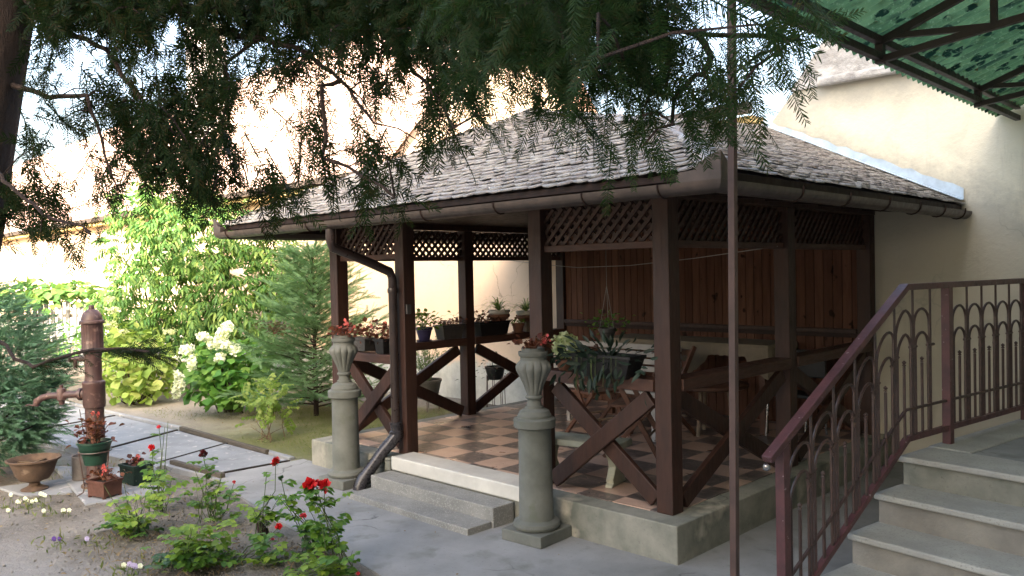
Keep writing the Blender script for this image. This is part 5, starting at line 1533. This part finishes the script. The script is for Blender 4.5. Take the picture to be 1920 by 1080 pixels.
# young conifer
def conifer():
    base = np.array([-6.33, 1.50, 0.])
    t = thing('conifer', 'young conifer with ascending blue green branches beside the gazebo', 'conifer', tuple(base))
    H = 2.12; MB().tube([base - [0, 0, .05], base + [0, 0, H * .5], base + [.0, 0, H]], [.035, .022, .004], 8).build('trunk', 'bark', t)
    TW = [needle_twig(20, .16, .024, s, spread=48) for s in (1, 2, 3)]
    parts = []; mb = MB()
    P, Dn, S = [[], [], []], [[], [], []], [[], [], []]
    nb = 150
    for i in range(nb):
        z = .10 + (H - .16) * (i / nb) ** .95; f = (z / H)
        a = i * 2.4 + rng.uniform(-.5, .5); L = (.95 * (1 - f) ** .75 + .10) * rng.uniform(.7, 1.2)
        d = np.array([math.cos(a), math.sin(a), 0.]); s = np.array([-d[1], d[0], 0.])
        p0 = base + [0, 0, z]; rise = rng.uniform(.05, .35) + .5 * f; sag = rng.uniform(-.25, .15); bend = rng.uniform(-.15, .15)
        cv = lambda t_: p0 + d * L * t_ + s * bend * L * t_ * t_ + np.array([0, 0, L * (rise * t_ + sag * t_ * (1 - t_))])
        mb.tube([cv(0), cv(.35), cv(.7), cv(1)], [.009 * (1 - f) + .003, .005, .003, .0015], 5, cap=False)
        m = int(4 + L * 17)
        for j in range(m):
            tt = .15 + .85 * (j + rng.uniform(0, .8)) / m; q = cv(tt); tan = norm(cv(min(1, tt + .05)) - cv(tt - .05))
            sg = 1 if j % 2 else -1; l2 = (.30 * L * (1.05 - tt) + .06) * rng.uniform(.7, 1.2)
            dd = norm(tan * .75 + s * sg * rng.uniform(.5, 1.0) + [0, 0, rng.uniform(-.25, .2)])
            nt = max(1, int(l2 / .085))
            for u in range(nt + 1):
                r_ = q + dd * l2 * u / (nt + .01); k = rng.integers(3)
                e = norm(dd + rng.normal(size=3) * .28) if u == nt else norm(dd + np.cross(dd, [0, 0, 1]) * rng.choice([-1, 1]) * .8 + rng.normal(size=3) * .15)
                P[k].append(r_); Dn[k].append(e); S[k].append(rng.uniform(.12, .19))
        for u in np.linspace(.1, 1, int(3 + L * 9)):
            k = rng.integers(3); P[k].append(cv(u)); Dn[k].append(norm(cv(min(1, u + .05)) - cv(u - .05))); S[k].append(rng.uniform(.14, .2))
    for k in range(3):
        n = len(P[k]); parts.append(inst(TW[k][0], TW[k][1], np.array(P[k]), np.array(Dn[k]), rdirs(n, 1.0), np.array(S[k])))
    V, F = cat(parts); build_np('foliage', V, F, 'fir', t); mb.build('branch', 'twig', t)
conifer()

# blue-green juniper, left edge
def juniper():
    base = np.array([-6.75, -2.25, 0.])
    t = thing('juniper', 'spreading blue green juniper bush at the left edge, left of the pump', 'juniper', tuple(base))
    TW = [needle_twig(13, .17, .030, s + 30, spread=34) for s in range(3)]
    lob = []
    for (px, py, d, rx, rz) in ((-40, 605, 7.7, .42, .30), (25, 635, 7.6, .20, .20), (-40, 660, 7.7, .6, .4), (30, 690, 7.4, .42, .30), (45, 690, 7.5, .24, .18), (-10, 750, 7.3, .5, .32), (30, 775, 7.3, .32, .22), (60, 800, 7.2, .20, .12), (0, 815, 7.3, .36, .16), (-60, 800, 7.3, .6, .4), (60, 740, 7.3, .26, .16), (-70, 590, 7.9, .5, .4)):
        p = at(px, py, d); lob.append((p[0], p[1], max(p[2], .1), rx, rx, rz))
    P, Nn = clump_points(lob, 3800)
    ok = P[:, 2] > .05; P = P[ok]; Nn = Nn[ok]
    Dn = norm(Nn * [1, 1, .4] + rng.normal(size=P.shape) * .3 + np.array([.5, .25, .1]))
    ks = rng.integers(0, 3, len(P)); parts = []
    for k in range(3):
        m = ks == k; parts.append(inst(TW[k][0], TW[k][1], P[m], Dn[m], rdirs(m.sum(), 1.2), rng.uniform(.13, .24, m.sum())))
    V, F = cat(parts); build_np('foliage', V, F, 'juniper', t)
    twig_frame(t, base - [0, 0, .05], [l[:3] for l in lob], .025)
juniper()

# ------------------------------------------------------------ the big overhanging yew-like tree
def big_tree():
    g = np.random.default_rng(21)
    dtr = 3.3
    base = at(-150, 1000, dtr); base[2] = -.05
    t = thing('conifer_tree', 'dark needled tree with overhanging drooping branches, trunk at the left edge', 'tree', tuple(base))
    tr = [base, at(-110, 700, dtr), at(-62, 400, dtr), at(-30, 200, dtr), at(2, 0, dtr), at(40, -300, dtr), at(60, -700, dtr)]
    MB().tube(tr, [.17, .145, .135, .13, .125, .11, .07], 18).build('trunk', 'bark', t, smooth=True)
    def dep(px):
        return float(np.interp(px, [-100, 0, 300, 600, 820, 960, 1200, 1550], [3.3, 3.3, 3.15, 2.9, 2.45, 1.95, 1.75, 1.65]))
    limbs = [
        [(0, -60, 3.3), (150, 5, 3.25), (330, 15, 3.15), (520, 22, 3.0), (700, 30, 2.7), (900, 40, 2.2), (1100, 45, 1.9), (1300, 60, 1.75), (1420, 65, 1.7), (1500, 75, 1.66)],
        [(0, -40, 3.3), (120, 60, 3.2), (200, 90, 3.1), (250, 170, 3.1), (320, 240, 3.0), (400, 300, 3.0), (450, 350, 2.95)],
        [(330, 15, 3.15), (380, 60, 3.1), (470, 70, 3.0), (560, 90, 2.9), (640, 150, 2.8), (700, 230, 2.6)],
        [(-20, 150, 3.3), (90, 180, 3.2), (160, 180, 3.1), (190, 260, 3.05), (210, 330, 3.0)],
        [(-40, 300, 3.3), (30, 360, 3.0), (80, 400, 2.9), (130, 420, 2.85), (170, 440, 2.8)],
        [(-80, 520, 3.3), (0, 640, 2.9), (60, 690, 2.7), (140, 665, 2.6), (220, 655, 2.5), (280, 660, 2.45)],
        [(900, 40, 2.2), (950, 100, 2.0), (1050, 130, 1.9), (1150, 150, 1.8), (1250, 180, 1.75)],
        [(1300, 60, 1.75), (1340, 110, 1.72), (1300, 150, 1.72), (1260, 230, 1.7)],
        [(640, 150, 2.8), (600, 160, 2.8), (610, 230, 2.75), (600, 290, 2.7), (680, 330, 2.6), (740, 370, 2.5)],
        [(520, 22, 3.0), (430, 120, 3.0), (420, 220, 2.95), (400, 300, 2.9)],
        [(700, 30, 2.7), (760, 120, 2.5), (830, 190, 2.3), (850, 240, 2.2)],
    ]
    mb = MB(); nodes = []
    for li, L in enumerate(limbs):
        pts = [at(*p) for p in L]
        # densify
        dens = []
        for a, b in zip(pts[:-1], pts[1:]):
            m = max(2, int(np.linalg.norm(b - a) / .06))
            for i in range(m): dens.append(a + (b - a) * i / m + g.normal(size=3) * .006)
        dens.append(pts[-1]); nodes += dens
        r0 = .024 if li == 0 else (.014 if li < 4 else .009)
        mb.tube(dens, list(np.linspace(r0, .004, len(dens))), 8)
    # foliage density map of the crown, rows of 50 px (photo pixels), from / to / density
    rows = {
        -40: [(60, 1280, 1.2)], 5: [(60, 1160, 1.2), (1235, 1290, .3)],
        50: [(60, 140, .8), (190, 280, .8), (350, 440, .9), (440, 560, .45), (560, 1180, 1.2), (1180, 1370, .75), (1380, 1500, .5)],
        100: [(60, 150, .5), (190, 280, .7), (350, 440, .8), (500, 600, .8), (640, 1300, 1.08), (1300, 1400, .55), (1400, 1470, .25)],
        150: [(60, 130, .2), (150, 200, .6), (270, 340, .3), (340, 450, .9), (450, 620, .5), (650, 700, .8), (700, 780, .6), (780, 880, .8), (880, 1300, .95), (1300, 1390, .4)],
        200: [(110, 170, .25), (170, 230, .7), (230, 450, .95), (550, 700, .5), (760, 860, .5), (860, 930, .35), (930, 1050, .45), (1050, 1290, .62), (1300, 1350, .2)],
        250: [(20, 110, .45), (180, 240, .7), (240, 440, .95), (540, 640, .5), (640, 690, .15), (790, 850, .2), (1060, 1260, .12)],
        300: [(160, 230, .6), (230, 320, .6), (320, 470, .95), (540, 610, .5), (650, 790, .45)],
        350: [(0, 120, .8), (190, 230, .35), (330, 540, .75), (540, 590, .3), (600, 690, .2), (700, 780, .25)],
        400: [(0, 70, .8), (70, 150, .35)],
        440: [(0, 90, .3), (110, 160, .15)],
    }
    tw_big = [needle_twig(34, .125, .0135, s + 50, spread=62) for s in range(4)]
    tw_far = [needle_twig(20, .15, .020, s + 70, spread=58) for s in range(4)]
    pts = []
    for y, L in rows.items():
        for (x0, x1, dn) in L:
            area = (x1 - x0) * 48
            dd = dep((x0 + x1) / 2)
            k = area / (FP / dd) ** 2          # m2
            n = max(2, int(k * dn ** 2.0 * (3400 if x0 < 800 else 2100) / 6))
            for _ in range(n):
                px = g.uniform(x0, x1); py = y + g.uniform(-10, 36)
                if px > 1455: py = max(py, 60)
                c0 = at(px, py, dep(px) + g.normal() * .16)
                pts.append(c0)
                for _k in range(5): pts.append(c0 + g.normal(size=3) * [.035, .035, .03])
    # the unseen crown above the frame, added to cut sky light on the yard
    for _ in range(200):
        c0 = np.array([g.normal() * 1.5 - .2, g.normal() * 1.1 - 2.4, g.uniform(3.25, 6.5)])
        dd = (c0 - CP) @ CF; uu = (c0 - CP) @ CU
        if dd > .3 and uu / dd < .40: continue
        pts.append(c0)
        for _k in range(5): pts.append(c0 + g.normal(size=3) * [.06, .06, .05])
    pts = np.array(pts)
    # secondary stems: clusters joined to the nearest existing wood
    Nn = np.array(nodes); order = np.argsort([np.min(np.linalg.norm(Nn - p, axis=1)) for p in pts[::6]])
    cl = pts[::6][order]
    for p in cl:
        d = np.linalg.norm(Nn - p, axis=1); i = int(np.argmin(d))
        if d[i] > .05:
            q = Nn[i]; m = (p + q) / 2 + [0, 0, .015]
            mb.tube([q, m, p], [.0035, .003, .0018], 4, cap=False)
            Nn = np.concatenate([Nn, [m, p]])
    mb.build('branch', 'bark', t)
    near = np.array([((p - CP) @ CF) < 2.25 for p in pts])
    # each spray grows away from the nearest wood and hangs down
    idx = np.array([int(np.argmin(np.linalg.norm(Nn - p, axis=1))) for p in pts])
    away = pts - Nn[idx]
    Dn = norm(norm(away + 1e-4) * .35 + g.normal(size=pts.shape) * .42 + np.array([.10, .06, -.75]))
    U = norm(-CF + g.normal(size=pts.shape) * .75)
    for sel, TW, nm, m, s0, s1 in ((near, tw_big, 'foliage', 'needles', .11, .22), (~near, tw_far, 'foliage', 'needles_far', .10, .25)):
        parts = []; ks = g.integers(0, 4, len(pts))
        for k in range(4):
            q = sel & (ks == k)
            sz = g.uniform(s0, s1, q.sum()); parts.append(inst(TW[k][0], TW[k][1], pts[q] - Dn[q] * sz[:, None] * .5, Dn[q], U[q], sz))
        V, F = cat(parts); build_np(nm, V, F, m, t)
    # single clear sprays at the right tip and over the gutter, and the low branch at the pump
    L = [(1250, 40, .2, (.2, 0, .5)), (1275, 45, .17, (.5, 0, .6)), (1400, 85, .20, (.1, .1, -1)), (1440, 80, .18, (.3, .1, -.9)), (1480, 75, .14, (1, .4, .1)), (1385, 70, .2, (.9, .5, -.1)), (1420, 70, .16, (1, .5, .25)),
         (1405, 120, .15, (.25, 0, -1)), (1340, 110, .18, (.2, 0, -1)), (1290, 120, .18, (.3, 0, -1)), (1180, 190, .16, (.05, 0, -1)), (1215, 200, .15, (.2, 0, -1)), (1140, 180, .16, (-.1, 0, -1)), (1105, 150, .17, (-.05, 0, -1)),
         (1060, 120, .18, (0, 0, -1)), (885, 110, .18, (-.05, 0, -1)), (840, 100, .17, (-.3, 0, -1)), (905, 150, .15, (.05, 0, -1)), (1270, 180, .15, (.3, 0, -1)), (1310, 100, .2, (.4, 0, -1)), (1330, 150, .14, (.2, 0, -1))]
    P = np.array([at(a, b, dep(a) - .05) for a, b, _, _ in L]); Dd = np.array([l[3] for l in L]); S = np.array([l[2] for l in L])
    V, F = inst(tw_big[0][0], tw_big[0][1], P, Dd + g.normal(size=Dd.shape) * .05, norm(-CF + g.normal(size=P.shape) * .2), S)
    build_np('foliage', V, F, 'needles', t)
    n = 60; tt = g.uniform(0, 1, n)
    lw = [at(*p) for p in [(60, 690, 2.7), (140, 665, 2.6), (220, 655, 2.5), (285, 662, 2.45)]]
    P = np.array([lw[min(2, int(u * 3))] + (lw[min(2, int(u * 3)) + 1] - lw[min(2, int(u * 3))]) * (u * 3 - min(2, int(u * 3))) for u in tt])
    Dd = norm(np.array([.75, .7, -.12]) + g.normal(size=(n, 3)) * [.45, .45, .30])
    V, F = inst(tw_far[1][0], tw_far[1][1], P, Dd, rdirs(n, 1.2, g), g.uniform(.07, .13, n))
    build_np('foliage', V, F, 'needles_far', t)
big_tree()

# ------------------------------------------------------------ ground cover
def scatter(n, x0, x1, y0, y1, keep):
    P = np.stack([rng.uniform(x0, x1, n), rng.uniform(y0, y1, n), np.zeros(n)], 1); return P[keep(P)]
nz = lambda P: np.sin(P[:, 0] * 2.3 + np.cos(P[:, 1] * 3.1)) + np.cos(P[:, 1] * 2.7 + P[:, 0] * .6)
P = scatter(16000, -8.5, -4.05, .12, 3.2, lambda P: (nz(P) + 1.0 > rng.uniform(0, 2.6, len(P))))
n = len(P); V, F = inst(L_STRIP[0], L_STRIP[1], P, rdirs(n, 1.1), rdirs(n), rng.uniform(.02, .05, n))
tag(build_np('grass', V, F, 'grass'), 'short mossy grass and weeds between the gazebo and the hydrangea', 'grass', kind='stuff')
P = scatter(2600, -4.5, -1.6, -2.6, -1.3, lambda P: nz(P) > rng.uniform(-.2, 2.2, len(P)))
n = len(P); V, F = inst(L_STRIP[0], L_STRIP[1], P, rdirs(n, .7), rdirs(n), rng.uniform(.03, .07, n))
tag(build_np('weeds', V, F, 'dry_leaf'), 'thin dry weeds scattered through the rose bed', 'weeds', kind='stuff')
P = scatter(3000, -9.5, -5.2, -2.1, -1.2, lambda P: nz(P) > rng.uniform(-.6, 2, len(P)))
n = len(P); V, F = inst(L_STRIP[0], L_STRIP[1], P, rdirs(n, 1.0), rdirs(n), rng.uniform(.025, .06, n))
tag(build_np('grass', V, F, 'grass'), 'sparse grass around the bowl and the near side of the path', 'grass', kind='stuff')
P = scatter(420, -4.0, 2.6, -4.0, -.1, lambda P: (P[:, 0] > -1.0) | (P[:, 1] > -1.0))
n = len(P); P[:, 2] = .006
V, F = inst(L_OVAL[0], L_OVAL[1], P, rdirs(n) * [1, 1, .15], rdirs(n, 2.5), rng.uniform(.006, .02, n))
tag(build_np('leaf_litter', V, F, 'dry_leaf'), 'specks of fallen needles and leaf bits on the concrete yard', 'leaf litter', kind='stuff')
# clods and pebbles
oct_v = np.array([(1, 0, 0), (-1, 0, 0), (0, 1, 0), (0, -1, 0), (0, 0, 1), (0, 0, -1)], float) * .5
oct_f = np.array([(0, 2, 4), (2, 1, 4), (1, 3, 4), (3, 0, 4), (2, 0, 5), (1, 2, 5), (3, 1, 5), (0, 3, 5)])
P = scatter(4200, -5.0, -1.2, -3.2, -1.25, lambda P: (P[:, 0] < -1.35) & (nz(P) > rng.uniform(-2, 2, len(P))))
n = len(P); P[:, 2] = .004 + .02 * np.exp(-((P[:, 0] + 2.4) / 1.6) ** 2 - ((P[:, 1] + 1.85) / .55) ** 2)
V, F = inst(oct_v, oct_f, P, rdirs(n), rdirs(n), np.stack([rng.uniform(.005, .024, n) * rng.uniform(.5, 1.3, n)] * 3, 1) * rng.uniform(.6, 1.2, (n, 3)))
tag(build_np('clods', V, F, 'soil_ground'), 'small clods of earth in the rose bed', 'soil', kind='stuff')
P = scatter(900, -13, -1.0, -3.5, 2.5, lambda P: (P[:, 1] < -1.3) | ((P[:, 1] > .15) & (P[:, 0] < -4.2)))
n = len(P); P[:, 2] = .012
V, F = inst(L_OVAL[0], L_OVAL[1], P, rdirs(n) * [1, 1, .15], rdirs(n, 2.5), rng.uniform(.015, .04, n))
tag(build_np('leaf_litter', V, F, 'dry_leaf'), 'dry leaves scattered on the bare ground', 'leaf litter', kind='stuff')
